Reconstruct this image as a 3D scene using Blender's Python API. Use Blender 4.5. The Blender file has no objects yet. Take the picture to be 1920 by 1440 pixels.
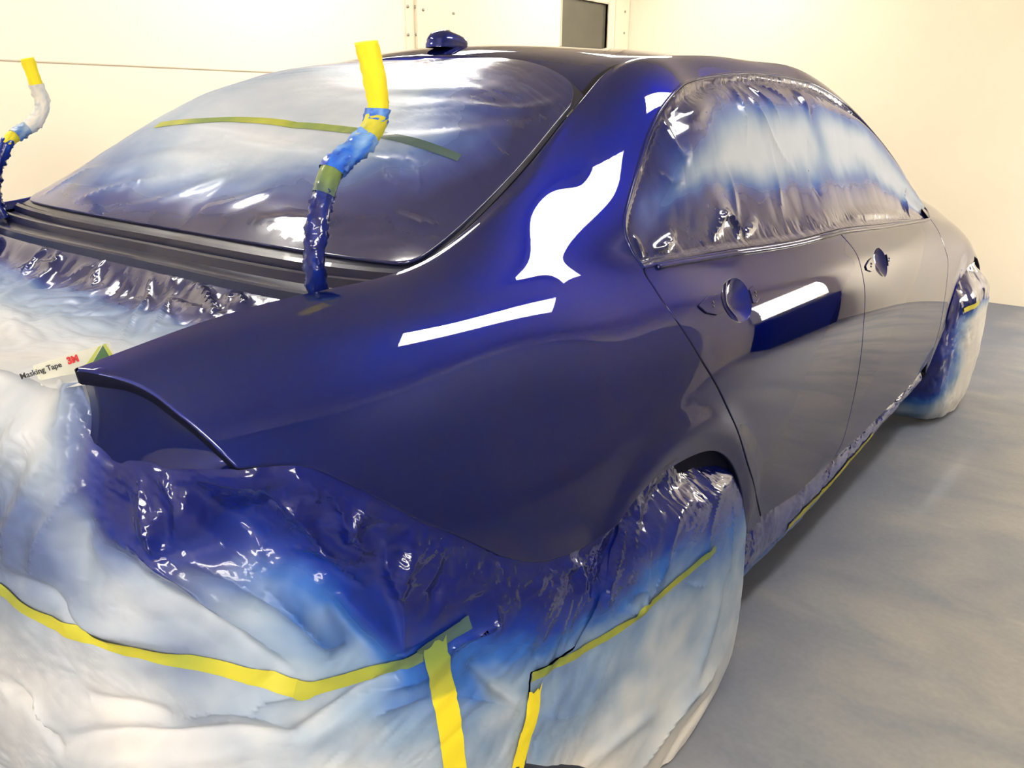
import bpy, math, random
import numpy as np
from mathutils import Vector
from mathutils.bvhtree import BVHTree
from mathutils.geometry import delaunay_2d_cdt

SC = bpy.context.scene
COL = SC.collection
rng = np.random.default_rng(7)

# ------------------------------------------------------------------ camera
CAM = np.array([1.52644, -1.25095, 1.28810])
YAW, PITCH, ROLL, FPX = math.radians(39.117), math.radians(18.640), math.radians(0.348), 1521.1
def cam_axes():
    cy, sy = math.cos(YAW), math.sin(YAW); cp, sp = math.cos(PITCH), math.sin(PITCH)
    f = np.array([-sy*cp, cy*cp, -sp]); r = np.array([cy, sy, 0.0]); u = np.cross(r, f)
    cr, sr = math.cos(ROLL), math.sin(ROLL)
    return r*cr+u*sr, -r*sr+u*cr, f
CR, CU, CF = cam_axes()
def sight(px, py):
    return CF + CR*(px-960)/FPX - CU*(py-720)/FPX
def proj(P):
    d = np.atleast_2d(P)-CAM; z = d@CF
    return np.c_[960+FPX*(d@CR)/z, 720-FPX*(d@CU)/z]
def hit(px, py, ax, val):
    d = sight(px, py); return CAM + d*(val-CAM[ax])/d[ax]
cam = bpy.data.cameras.new('camera')
cam.sensor_fit = 'HORIZONTAL'; cam.sensor_width = 36.0; cam.lens = 36.0*FPX/1920.0
cam.clip_start = 0.02
camo = bpy.data.objects.new('camera', cam); COL.objects.link(camo)
from mathutils import Matrix
M = Matrix(((CR[0], CU[0], -CF[0], CAM[0]), (CR[1], CU[1], -CF[1], CAM[1]), (CR[2], CU[2], -CF[2], CAM[2]), (0, 0, 0, 1)))
camo.matrix_world = M
SC.camera = camo

# ------------------------------------------------------------------ small numeric tools
def sm(a, b, x):
    t = np.clip((x-a)/(b-a), 0, 1); return t*t*(3-2*t)
def hash2(ix, iy, seed):
    h = (ix.astype(np.int64)*374761393 + iy.astype(np.int64)*668265263 + seed*974634777) & 0xffffffff
    h = ((h ^ (h >> 13))*1274126177) & 0xffffffff
    h = (h ^ (h >> 16)) & 0xffffffff
    return h/4294967295.0
def gnoise(x, y, seed=0):
    """gradient noise, about -0.7..0.7"""
    x = np.asarray(x, float); y = np.asarray(y, float)
    x0 = np.floor(x); y0 = np.floor(y); fx = x-x0; fy = y-y0
    def g(ix, iy, dx, dy):
        a = hash2(ix, iy, seed)*2*math.pi
        return np.cos(a)*dx+np.sin(a)*dy
    u = fx*fx*fx*(fx*(fx*6-15)+10); v = fy*fy*fy*(fy*(fy*6-15)+10)
    a = g(x0, y0, fx, fy); b = g(x0+1, y0, fx-1, fy); c = g(x0, y0+1, fx, fy-1); d = g(x0+1, y0+1, fx-1, fy-1)
    return (a*(1-u)+b*u)*(1-v)+(c*(1-u)+d*u)*v
def fbm(x, y, seed=0, octs=4):
    s = 0; a = 1.0
    for o in range(octs):
        s = s + a*gnoise(x*2**o, y*2**o, seed+17*o); a *= .5
    return s
def crumple(x, y, seed=0, octs=3, ang=0.0, stretch=1.0):
    """ridged creases like crinkled plastic; x, y in units of the largest facet"""
    c, s = math.cos(ang), math.sin(ang)
    X = (x*c+y*s)/stretch; Y = -x*s+y*c
    wx = gnoise(X*.8+3.1, Y*.8, seed+91)*.7; wy = gnoise(X*.8, Y*.8+5.7, seed+92)*.7
    h = 0; a = 1.0; f = 1.0
    for o in range(octs):
        n = np.abs(gnoise((X+wx)*f, (Y+wy)*f, seed+o*31))
        h = h + a*(n-.2); a *= .5; f *= 2.1
    return h
def nspline(x, y, q):
    """natural cubic spline through (x, y) at q (y may be N x M)"""
    x = np.asarray(x, float); y = np.asarray(y, float); n = len(x); h = np.diff(x)
    A = np.zeros((n, n)); B = np.zeros_like(y)
    A[0, 0] = A[-1, -1] = 1
    for i in range(1, n-1):
        A[i, i-1] = h[i-1]; A[i, i] = 2*(h[i-1]+h[i]); A[i, i+1] = h[i]
        B[i] = 6*((y[i+1]-y[i])/h[i]-(y[i]-y[i-1])/h[i-1])
    m = np.linalg.solve(A, B)
    q = np.asarray(q, float); k = np.clip(np.searchsorted(x, q)-1, 0, n-2)
    t0 = q-x[k]; t1 = x[k+1]-q; hk = h[k]
    if y.ndim > 1: t0, t1, hk = t0[:, None], t1[:, None], hk[:, None]
    return (m[k]*t1**3+m[k+1]*t0**3)/(6*hk) + (y[k]/hk-m[k]*hk/6)*t1 + (y[k+1]/hk-m[k+1]*hk/6)*t0
def unit(v): return v/np.maximum(np.linalg.norm(v, axis=-1, keepdims=True), 1e-12)
def resample(P, step, closed=False):
    P = np.asarray(P, float)
    if closed: P = np.vstack([P, P[:1]])
    d = np.r_[0, np.cumsum(np.linalg.norm(np.diff(P, axis=0), axis=1))]
    n = max(2, int(round(d[-1]/step))+1); q = np.linspace(0, d[-1], n)
    R = np.stack([np.interp(q, d, P[:, i]) for i in range(P.shape[1])], 1)
    return R[:-1] if closed else R
def smoothline(P, step):
    """smooth open curve through the points, evenly sampled"""
    P = np.asarray(P, float); d = np.r_[0, np.cumsum(np.linalg.norm(np.diff(P, axis=0), axis=1))]
    n = max(3, int(round(d[-1]/step))+1)
    return nspline(d, P, np.linspace(0, d[-1], n)) if len(P) > 2 else resample(P, step)
def inside(poly, pts):
    x, y = pts[:, 0], pts[:, 1]; r = np.zeros(len(pts), bool)
    px, py = poly[:, 0], poly[:, 1]; qx, qy = np.roll(px, -1), np.roll(py, -1)
    for a, b, c, d in zip(px, py, qx, qy):
        if b == d: continue
        m = ((b > y) != (d > y)) & (x < (c-a)*(y-b)/(d-b)+a)
        r ^= m
    return r
def dist_poly(line, pts, closed=False):
    """distance of pts to a polyline, and the fraction along it and the signed side"""
    L = np.vstack([line, line[:1]]) if closed else np.asarray(line)
    best = np.full(len(pts), 1e9); frac = np.zeros(len(pts)); side = np.ones(len(pts))
    seg = np.linalg.norm(np.diff(L, axis=0), axis=1); cum = np.r_[0, np.cumsum(seg)]; tot = max(cum[-1], 1e-9)
    for i in range(len(L)-1):
        a = L[i]; e = L[i+1]-a; l2 = max(e@e, 1e-12)
        t = np.clip(((pts-a)@e)/l2, 0, 1); v = pts-(a+t[:, None]*e); d = np.sqrt((v*v).sum(1))
        m = d < best
        best[m] = d[m]; frac[m] = (cum[i]+t[m]*seg[i])/tot
        side[m] = np.sign(e[0]*v[m, 1]-e[1]*v[m, 0])
    return best, frac, side

# ------------------------------------------------------------------ scene helpers
def link(name, me, mat=None, parent=None):
    o = bpy.data.objects.new(name, me); COL.objects.link(o)
    if mat is not None:
        for m in (mat if isinstance(mat, (list, tuple)) else [mat]): me.materials.append(m)
    if parent is not None: o.parent = parent
    return o
def tag(o, label=None, cat=None, group=None, kind=None):
    for k, v in (('label', label), ('category', cat), ('group', group), ('kind', kind)):
        if v: o[k] = v
    return o
def thing(name, label, cat, loc=(0, 0, 0), group=None):
    o = bpy.data.objects.new(name, None); COL.objects.link(o); o.location = loc; o.empty_display_size = .1
    return tag(o, label, cat, group)
def mesh(name, V, F, mat=None, parent=None, N=None, smooth=True, cols=None, local=True):
    V = np.asarray(V, float)
    q = parent
    while q is not None: V = V-np.array(q.location); q = q.parent
    me = bpy.data.meshes.new(name)
    me.from_pydata(V.tolist(), [], [list(map(int, f)) for f in F])
    me.update()
    if smooth: me.polygons.foreach_set('use_smooth', np.ones(len(me.polygons), bool))
    if cols is not None:
        for an, arr in cols.items():
            arr = np.asarray(arr, float)
            if arr.ndim == 1:
                a = me.attributes.new(an, 'FLOAT', 'POINT'); a.data.foreach_set('value', arr.astype(np.float32))
            else:
                a = me.attributes.new(an, 'FLOAT_COLOR', 'POINT')
                a.data.foreach_set('color', np.c_[arr, np.ones(len(arr))].astype(np.float32).ravel())
    if N is not None: me.normals_split_custom_set_from_vertices(unit(np.asarray(N, float)).tolist())
    return link(name, me, mat, parent)
def grid_faces(nu, nv, closed_u=False):
    F = []
    for i in range(nu if closed_u else nu-1):
        i2 = (i+1) % nu
        for j in range(nv-1): F.append((i*nv+j, i2*nv+j, i2*nv+j+1, i*nv+j+1))
    return F
def box_vf(lo, hi):
    x0, y0, z0 = lo; x1, y1, z1 = hi
    V = [(x0,y0,z0),(x1,y0,z0),(x1,y1,z0),(x0,y1,z0),(x0,y0,z1),(x1,y0,z1),(x1,y1,z1),(x0,y1,z1)]
    return V, [(0,3,2,1),(4,5,6,7),(0,1,5,4),(1,2,6,5),(2,3,7,6),(3,0,4,7)]
def box(name, lo, hi, mat, parent=None, kind=None):
    V, F = box_vf(lo, hi); o = mesh(name, V, F, mat, parent, smooth=False)
    if kind: o['kind'] = kind
    return o
def merge(parts):
    V = []; F = []; n = 0
    for v, f in parts:
        v = np.asarray(v, float); V.append(v); F += [tuple(int(k)+n for k in g) for g in f]; n += len(v)
    return np.vstack(V), F
def tube_vf(P, rad, nseg=10, flat=None):
    """tube along P; rad scalar or per point; flat = per-point (ra, rb) ellipse"""
    P = np.asarray(P, float); n = len(P); T = unit(np.gradient(P, axis=0))
    up = np.array([0.13, 0.31, 0.94]); A = unit(np.cross(T, up)); B = np.cross(T, A)
    a = np.linspace(0, 2*math.pi, nseg, endpoint=False)
    ra = np.broadcast_to(rad, n) if flat is None else flat[:, 0]
    rb = np.broadcast_to(rad, n) if flat is None else flat[:, 1]
    V = P[:, None, :]+ra[:, None, None]*np.cos(a)[None, :, None]*A[:, None, :]+rb[:, None, None]*np.sin(a)[None, :, None]*B[:, None, :]
    V = V.reshape(-1, 3); F = []
    for i in range(n-1):
        for j in range(nseg):
            k = (j+1) % nseg; F.append((i*nseg+j, i*nseg+k, (i+1)*nseg+k, (i+1)*nseg+j))
    F.append(tuple(range(nseg-1, -1, -1))); F.append(tuple((n-1)*nseg+j for j in range(nseg)))
    return V, F

# ------------------------------------------------------------------ materials
def newmat(name):
    m = bpy.data.materials.new(name); m.use_nodes = True
    nt = m.node_tree; nt.nodes.clear()
    out = nt.nodes.new('ShaderNodeOutputMaterial'); b = nt.nodes.new('ShaderNodeBsdfPrincipled')
    nt.links.new(b.outputs[0], out.inputs[0]); return m, nt, b
def simple(name, col, rough=.5, metal=0.0, coat=0.0, spec=.5, noise=0.0, nscale=8.0):
    m, nt, b = newmat(name)
    b.inputs['Base Color'].default_value = (*col, 1); b.inputs['Roughness'].default_value = rough
    b.inputs['Metallic'].default_value = metal; b.inputs['Coat Weight'].default_value = coat
    b.inputs['Coat Roughness'].default_value = .02; b.inputs['Specular IOR Level'].default_value = spec
    if noise:
        tc = nt.nodes.new('ShaderNodeTexCoord'); n = nt.nodes.new('ShaderNodeTexNoise'); n.inputs['Scale'].default_value = nscale; n.inputs['Detail'].default_value = 5
        r = nt.nodes.new('ShaderNodeValToRGB')
        c0 = [max(0, c*(1-noise)) for c in col]; c1 = [min(1, c*(1+noise)) for c in col]
        r.color_ramp.elements[0].color = (*c0, 1); r.color_ramp.elements[1].color = (*c1, 1)
        r.color_ramp.elements[0].position = .3; r.color_ramp.elements[1].position = .7
        nt.links.new(tc.outputs['Object'], n.inputs['Vector']); nt.links.new(n.outputs['Fac'], r.inputs['Fac']); nt.links.new(r.outputs[0], b.inputs['Base Color'])
    return m
def paint_mat(name='blue_paint'):
    m, nt, b = newmat(name)
    b.inputs['Base Color'].default_value = (.0032, .0095, .108, 1)
    b.inputs['Metallic'].default_value = .8; b.inputs['Roughness'].default_value = .48
    b.inputs['Coat Weight'].default_value = 1.0; b.inputs['Coat Roughness'].default_value = .0; b.inputs['Coat IOR'].default_value = 1.48; b.inputs['Specular IOR Level'].default_value = 0; b.inputs['Specular Tint'].default_value = (.02, .035, .20, 1)
    return m
def film_mat(name, bump=.25, scale=42.0):
    """masking film: colour and gloss from point attributes, fine crinkle bump"""
    m, nt, b = newmat(name)
    a = nt.nodes.new('ShaderNodeAttribute'); a.attribute_name = 'overspray'
    g = nt.nodes.new('ShaderNodeAttribute'); g.attribute_name = 'rough'
    nt.links.new(a.outputs['Color'], b.inputs['Base Color']); nt.links.new(g.outputs['Fac'], b.inputs['Roughness'])
    w = nt.nodes.new('ShaderNodeAttribute'); w.attribute_name = 'wet'
    nt.links.new(w.outputs['Fac'], b.inputs['Coat Weight']); b.inputs['Coat Roughness'].default_value = .012
    tc = nt.nodes.new('ShaderNodeTexCoord')
    n = nt.nodes.new('ShaderNodeTexNoise'); n.inputs['Scale'].default_value = scale; n.inputs['Detail'].default_value = 3; n.inputs['Distortion'].default_value = .8
    v = nt.nodes.new('ShaderNodeTexNoise'); v.noise_type = 'RIDGED_MULTIFRACTAL'; v.inputs['Scale'].default_value = scale*.35; v.inputs['Detail'].default_value = 2
    mx = nt.nodes.new('ShaderNodeMath'); mx.operation = 'MULTIPLY_ADD'; mx.inputs[1].default_value = .5
    bp = nt.nodes.new('ShaderNodeBump'); bp.inputs['Strength'].default_value = bump; bp.inputs['Distance'].default_value = .004
    nt.links.new(tc.outputs['Object'], n.inputs['Vector']); nt.links.new(tc.outputs['Object'], v.inputs['Vector'])
    nt.links.new(n.outputs['Fac'], mx.inputs[0]); nt.links.new(v.outputs['Fac'], mx.inputs[2])
    st = nt.nodes.new('ShaderNodeMapRange'); st.inputs['To Min'].default_value = bump; st.inputs['To Max'].default_value = bump*.12
    nt.links.new(w.outputs['Fac'], st.inputs['Value']); nt.links.new(st.outputs[0], bp.inputs['Strength']); b.inputs['Specular IOR Level'].default_value = .12; b.inputs['Coat IOR'].default_value = 1.36
    nt.links.new(mx.outputs[0], bp.inputs['Height']); nt.links.new(bp.outputs[0], b.inputs['Normal']); nt.links.new(bp.outputs[0], b.inputs['Coat Normal'])
    return m
RAMP_B = np.array([0, .18, .38, .58, .78, 1.0])
RAMP_C = np.array([(.66, .635, .59), (.46, .505, .56), (.20, .29, .43), (.025, .095, .34), (.004, .020, .20), (.0025, .006, .085)])
def ramp(b, warm=0):
    b = np.clip(b, 0, 1)
    return np.stack([np.interp(b, RAMP_B, RAMP_C[:, i]) for i in range(3)], 1)
def film_cols(b, tint=None):
    b = np.clip(b, 0, 1)
    return dict(overspray=ramp(b), rough=np.interp(b, [0, .35, .6, .8, 1], [.5, .42, .30, .22, .18]), wet=sm(.35, 1.0, b)*.95)
def tape_cols(b):
    b = np.clip(b, 0, 1)
    y = np.array([.80, .66, .03]); g = np.array([.15, .21, .05]); d = np.array([.012, .04, .09])
    c = np.where((b < .55)[:, None], y+(g-y)*(b/.55)[:, None], g+(d-g)*((b-.55)/.45)[:, None])
    return dict(overspray=c, rough=np.interp(b, [0, 1], [.55, .2]), wet=sm(.6, .95, b)*.6)
PAINT = paint_mat(); COWL = simple('blue_black_cowl_paint', (.004, .006, .030), .3, coat=.22, spec=.2)
FILM = film_mat('masking_film_plastic', .22, 40)
TAPE = film_mat('yellow_masking_tape', .06, 90)
DARK = simple('shade_black', (.003, .0035, .012), .6, spec=.05)  # near-black standing in for shade in gaps, arches and under the body
RUBBER = simple('black_rubber', (.005, .005, .008), .5, spec=.15)
SATIN = simple('painted_dark_metal', (.010, .011, .028), .35, coat=.25, spec=.3)

# ------------------------------------------------------------------ body side surface: X, Z as splines of Y on nine lengthwise lines
LINES = [
 # Y, X, Z
 [(-1.05,.70,.25),(-.6,.82,.25),(0,.835,.25),(.6,.846,.25),(1.2,.85,.24),(2.0,.85,.25),(2.4,.85,.25),(2.8,.85,.26),(3.4,.76,.27)],
 [(-1.05,.73,.42),(-.6,.845,.42),(0,.862,.42),(.6,.865,.42),(1.2,.868,.41),(2.0,.867,.40),(2.4,.870,.40),(2.8,.870,.41),(3.4,.78,.42)],
 [(-1.05,.745,.62),(-.6,.856,.61),(0,.872,.60),(.6,.873,.59),(1.2,.874,.575),(2.0,.873,.555),(2.4,.877,.55),(2.8,.876,.55),(3.4,.775,.53)],
 [(-1.05,.745,.80),(-.75,.836,.795),(-.4,.862,.785),(0,.869,.78),(.6,.870,.765),(1.2,.869,.745),(2.0,.866,.72),(2.4,.864,.70),(2.8,.852,.685),(3.4,.74,.62)],
 [(-1.05,.725,.905),(-.75,.812,.915),(-.4,.836,.918),(0,.841,.915),(.6,.840,.90),(1.2,.841,.88),(2.0,.838,.845),(2.4,.826,.83),(2.8,.795,.785),(3.4,.68,.68)],
 [(-1.05,.705,.955),(-.75,.765,.985),(-.4,.772,1.000),(0,.757,1.012),(.3,.763,1.004),(.6,.772,.989),(1.2,.786,.966),(1.8,.788,.933),(2.13,.787,.912),(2.4,.764,.893),(2.8,.722,.842),(3.4,.60,.735)],
 [(-1.05,.690,.98),(-.75,.730,1.020),(-.4,.735,1.034),(-.2,.722,1.047),(0,.705,1.090),(.15,.697,1.135),(.3,.690,1.172),(.6,.685,1.195),(1.2,.682,1.185),(1.5,.686,1.168),(1.8,.722,1.075),(2.05,.756,.968),(2.22,.753,.930),(2.4,.720,.925),(2.8,.66,.887),(3.4,.53,.78)],
 [(-1.05,.672,.995),(-.75,.697,1.042),(-.4,.690,1.054),(-.2,.667,1.086),(0,.638,1.165),(.15,.615,1.250),(.3,.598,1.322),(.5,.592,1.358),(.8,.588,1.372),(1.2,.588,1.362),(1.5,.602,1.322),(1.8,.668,1.178),(2.05,.725,1.020),(2.22,.728,.957),(2.4,.680,.950),(2.8,.60,.915),(3.4,.45,.81)],
 [(-1.05,.648,1.010),(-.9,.651,1.028),(-.75,.658,1.052),(-.575,.662,1.061),(-.4,.645,1.067),(-.2,.611,1.126),(0,.575,1.217),(.1,.556,1.270),(.2,.538,1.322),(.28,.530,1.366),(.38,.528,1.394),(.55,.529,1.411),(.8,.530,1.421),(1.05,.530,1.420),(1.2,.534,1.420),(1.5,.556,1.374),(1.8,.630,1.238),(2.05,.700,1.070),(2.22,.705,.985),(2.4,.64,.968),(2.8,.54,.935),(3.4,.38,.83)],
]
NT = 8
GY = np.arange(-1.04, 3.381, .02); GT = np.linspace(0, NT, NT*16+1)
_LX = np.array([nspline([k[0] for k in L], [k[1] for k in L], GY) for L in LINES])
_LZ = np.array([nspline([k[0] for k in L], [k[2] for k in L], GY) for L in LINES])
SX = nspline(np.arange(NT+1), _LX, GT).T      # [iy, it]
SZ = nspline(np.arange(NT+1), _LZ, GT).T
# wheel-arch flare
ARCH = [(0.08, .30, .395), (2.67, .335, .375)]
_YY = np.broadcast_to(GY[:, None], SX.shape)
for (ay, az, ar) in ARCH:
    _r = np.hypot(_YY-ay, SZ-az)
    SX = SX + .010*np.exp(-((_r-ar)/.035)**2)*sm(.35, .5, SX)
# fine shaping of shoulder and rear pillar: soft swells along the surface normal
FORM =  [-0.0, -0.0, 0.0, 0.0, 0.0, 0.0, -0.0, -0.0, -0.03, 0.03, 0.09, 0.0, -0.0, -0.0, -0.06, -0.38, -0.08, -0.01, -0.28, -0.02, 0.0, -0.22, -1.3, -0.22, -0.48, -0.62, 0.09, 0.01, -0.45, -2.03, 0.68, -0.82, -1.25, 0.02, -0.03, -0.6, -2.08, 0.64, -1.34, 0.57, 1.14, 0.33, -0.46, -1.26, 0.13, -0.95, -0.39, 0.94, 1.35, -0.3, -1.46, -0.68, -1.05, -1.46, 0.17, 0.98, -0.12, -0.84, -0.69, 1.55, -0.28, -1.52, 0.02, -0.01, -0.04, 0.31, 1.11, -2.33, -1.1, 0.5, -0.0, -0.0, -0.06, -0.53, 3.02, 1.89, 0.1, -0.0, -0.0, 0.0, 0.43, 4.02, 1.34, 0.06, 0.0, 0.0, 0.0, 0.09, 0.6, 0.18, 0.01]
def _shape():
    global SX, SZ
    a, b = np.gradient(SX, .02, axis=0), np.gradient(SZ, .02, axis=0); c, d = np.gradient(SX, 1/16, axis=1), np.gradient(SZ, 1/16, axis=1)
    N = unit(np.cross(np.stack([a, np.ones_like(SX), b], 2), np.stack([c, np.zeros_like(SX), d], 2)))
    if N[10, 10, 0] < 0: N = -N
    gt = np.broadcast_to(GT[None, :]*TM, SX.shape)
    win = sm(.70, .40, _YY)*sm(8*TM, 7.7*TM, gt)*sm(2.6*TM, 3.4*TM, gt)
    cen = [(y, t*TM) for y in np.arange(-.9, .65, .12) for t in np.arange(3.2, 8.01, .8)]
    dl = 0
    for (y, t), v in zip(cen, FORM): dl = dl+v*.004*np.exp(-(((_YY-y)/.13)**2+((gt-t)/.12)**2))
    SX = SX+N[:, :, 0]*dl*win; SZ = SZ+N[:, :, 2]*dl*win
TM = .13
_shape()
dYX = np.gradient(SX, .02, axis=0); dYZ = np.gradient(SZ, .02, axis=0)
dTX = np.gradient(SX, 1/16, axis=1); dTZ = np.gradient(SZ, 1/16, axis=1)
def _bil(G, fy, ft):
    i = np.clip(np.floor(fy).astype(int), 0, G.shape[0]-2); j = np.clip(np.floor(ft).astype(int), 0, G.shape[1]-2)
    a = fy-i; b = ft-j
    return (G[i, j]*(1-a)+G[i+1, j]*a)*(1-b)+(G[i, j+1]*(1-a)+G[i+1, j+1]*a)*b
def body(p, off=0.0):
    """param (Y, t*TM) -> point, normal"""
    p = np.atleast_2d(p); fy = (p[:, 0]-GY[0])/.02; ft = p[:, 1]/TM*16
    # second-order (Hermite) position from the smooth grid
    X = _bil(SX, fy, ft); Z = _bil(SZ, fy, ft)
    dy = np.stack([_bil(dYX, fy, ft), np.ones(len(p)), _bil(dYZ, fy, ft)], 1)
    dt = np.stack([_bil(dTX, fy, ft), np.zeros(len(p)), _bil(dTZ, fy, ft)], 1)
    N = unit(np.cross(dy, dt))
    P = np.stack([X, p[:, 0], Z], 1)
    return P+N*np.reshape(off, (-1, 1)) if np.ndim(off) else P+N*off, N
TM = .13
_V = np.stack([SX, _YY, SZ], 2).reshape(-1, 3); _nt = len(GT)
_F = []
for i in range(len(GY)-1):
    for j in range(_nt-1):
        a, b, c, d = i*_nt+j, (i+1)*_nt+j, (i+1)*_nt+j+1, i*_nt+j+1
        _F += [(a, b, c), (a, c, d)]
BODYT = BVHTree.FromPolygons(_V.tolist(), _F)
_PAR = np.stack([_YY, np.broadcast_to(GT[None, :]*TM, SX.shape)], 2).reshape(-1, 2)
def _bary(P, A, B, C):
    v0, v1, v2 = B-A, C-A, P-A
    d00, d01, d11, d20, d21 = v0@v0, v0@v1, v1@v1, v2@v0, v2@v1
    den = d00*d11-d01*d01; v = (d11*d20-d01*d21)/den; w = (d00*d21-d01*d20)/den
    return 1-v-w, v, w
def trace_tree(tree, V, F, PAR, pts):
    """where the sight lines of the photo meet a surface, in the surface's own parameters"""
    out = []
    for q in pts:
        d = sight(*q); d = d/np.linalg.norm(d)
        loc, n, idx, dist = tree.ray_cast(Vector(CAM), Vector(d))
        if loc is None:
            best = None
            for t in np.linspace(.4, 6, 400):
                r = tree.find_nearest(Vector(CAM+d*t))
                if r[0] is not None and (best is None or r[3]/t < best[0]): best = (r[3]/t, r[0], r[2])
            loc, idx = best[1], best[2]
        f = F[idx]; w = _bary(np.array(loc), *[V[k] for k in f])
        out.append(sum(w[i]*PAR[f[i]] for i in range(3)))
    return np.array(out)
def tb(pts): return trace_tree(BODYT, _V, _F, _PAR, pts)

# ------------------------------------------------------------------ trimmed panels
def offset_ring(R, d):
    """shift a closed CCW ring inward by d"""
    e = np.roll(R, -1, 0)-np.roll(R, 1, 0); e = unit(e)
    return R+np.stack([-e[:, 1], e[:, 0]], 1)*d
def ccw(R):
    a = np.sum(R[:, 0]*np.roll(R[:, 1], -1)-np.roll(R[:, 0], -1)*R[:, 1]); return R if a > 0 else R[::-1]
def panel(name, poly, surf, mat, parent=None, grid=.015, step=.008, gap=.0032, flange=.014, holes=(), cols=None, rounded=.0018, flip=False, stats=None):
    R = ccw(resample(np.asarray(poly, float), step, True))
    R = offset_ring(R, gap)
    lo, hi = R.min(0), R.max(0)
    gx = np.arange(lo[0]+grid*.5, hi[0], grid); gy = np.arange(lo[1]+grid*.5, hi[1], grid)
    G = np.stack(np.meshgrid(gx, gy, indexing='ij'), -1).reshape(-1, 2)
    G = G[inside(R, G)]
    rings = [R]
    for h in holes: rings.append(ccw(resample(np.asarray(h, float), step*.5, True))[::-1])
    for k, r in enumerate(rings):
        if k: G = G[~inside(r, G)]
        if len(G):
            d, _, _ = dist_poly(r, G, True); G = G[d > grid*.45]
    allp = np.vstack(rings+[G]); edges = []; n0 = 0; spans = []
    for r in rings:
        m = len(r); edges += [(n0+i, n0+(i+1) % m) for i in range(m)]; spans.append((n0, m)); n0 += m
    res = delaunay_2d_cdt([Vector(p) for p in allp], edges, [], 0, 1e-7)
    ov = np.array([list(v) for v in res[0]]); F = [tuple(f) for f in res[2]]
    cen = np.array([ov[list(f)].mean(0) for f in F]); keep = inside(R, cen)
    for r in rings[1:]: keep &= ~inside(r, cen)
    F = [f for f, k in zip(F, keep) if k]
    # map input vertices to output vertices
    o2i = res[3]; back = np.full(len(allp), -1)
    for oi, ins in enumerate(o2i):
        for ii in ins: back[ii] = oi
    P, N = surf(ov)
    if flip: N = -N
    a, b, c = [np.array([f[k] for f in F]) for k in range(3)]
    fn = np.cross(P[b]-P[a], P[c]-P[a]); dirn = np.sum(fn*N[a], 1) < 0
    F = [f[::-1] if d else f for f, d in zip(F, dirn)]
    V = [P]; NN = [N]; nV = len(P); deep = set()
    par = [ov]
    if flange:
        for k, (s0, m) in enumerate(spans):
            ids = back[s0:s0+m]; ids = ids[ids >= 0]; m = len(ids)
            A = P[ids]; n = N[ids]; T = unit(np.roll(A, -1, 0)-np.roll(A, 1, 0)); o = unit(np.cross(T, n))
            # outward = away from the polygon: compare with the param ring
            inn = surf(offset_ring(ov[ids], .004) if k == 0 else offset_ring(ov[ids], .004))[0]
            if np.sum((inn-A)*o) > 0: o = -o
            B = A+o*rounded-n*rounded*.7; Cc = B-n*flange
            V += [B, Cc]; NN += [unit(n*.6+o), o]
            par += [ov[ids], ov[ids]]
            b0, c0 = nV, nV+m; nV += 2*m; deep.update(range(c0, c0+m))
            for i in range(m):
                j = (i+1) % m
                for q0, q1 in ((ids, b0), (b0, c0)):
                    u0 = q0[i] if not np.isscalar(q0) else q0+i; u1 = q0[j] if not np.isscalar(q0) else q0+j
                    f = (u0, q1+i, q1+j, u1)
                    F.append(f)
    V = np.vstack(V); NN = np.vstack(NN); par = np.vstack(par)
    # orient flange faces by their normals
    F2 = []
    for f in F:
        if len(f) == 4:
            fn = np.cross(V[f[1]]-V[f[0]], V[f[3]]-V[f[0]])
            if fn@(NN[f[0]]+NN[f[1]]+NN[f[2]]) < 0: f = f[::-1]
        F2.append(f)
    o = mesh(name, V, F2, mat, parent, NN, cols=cols(par) if cols else None)
    if deep and mat is PAINT:
        o.data.materials.append(DARK)  # flange walls coloured near-black so the shut gaps look shaded
        o.data.polygons.foreach_set('material_index', np.array([1 if any(v in deep for v in f) else 0 for f in F2], np.int32))
    return o
def mirror_mesh(o, name, parent):
    me = o.data.copy(); n = len(me.vertices); co = np.zeros(n*3, np.float32); me.vertices.foreach_get('co', co)
    co = co.reshape(-1, 3); lx = parent.location[0]
    F = [tuple(reversed(p.vertices)) for p in me.polygons]
    nm = bpy.data.meshes.new(name); co[:, 0] = -(co[:, 0]+lx)-lx
    nm.from_pydata(co.tolist(), [], F); nm.polygons.foreach_set('use_smooth', np.ones(len(F), bool))
    return link(name, nm, list(me.materials), parent)

# ================================================================== THE CAR
car = thing('sedan_car', 'freshly sprayed dark metallic blue four-door sedan masked with plastic film', 'car', (0, 1.3, 0))
# shut lines of the right side, read off the photo
RD = tb([(1205, 507), (1222, 532), (1240, 560), (1300, 650), (1345, 725), (1380, 800), (1405, 880), (1425, 960), (1430, 986)])
BG = tb([(1575, 437), (1595, 460), (1615, 505), (1621, 540), (1620, 600), (1615, 660), (1606, 720), (1592, 785), (1580, 827), (1562, 862)])
FG = tb([(1745, 412), (1758.6, 432), (1773, 470), (1777, 485), (1775, 531), (1771, 562), (1762, 614), (1749.5, 656), (1740, 679)])
RD, BG, FG = [smoothline(x, .01) for x in (RD, BG, FG)]
ARR = smoothline(tb([(1160, 985), (1200, 930), (1250, 885), (1300, 857), (1340, 848), (1372, 870), (1390, 920), (1398, 987)]), .01)
QL = smoothline(tb([(445, 878), (500, 872), (570, 873), (640, 900), (700, 930), (780, 975), (850, 1003), (920, 1035), (990, 1056), (1050, 1048), (1110, 1020), (1160, 985)]), .01)
TL = smoothline(tb([(151, 692), (200, 702), (250, 718), (290, 740), (330, 772), (370, 805), (400, 833), (425, 858), (445, 878)]), .01)
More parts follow.
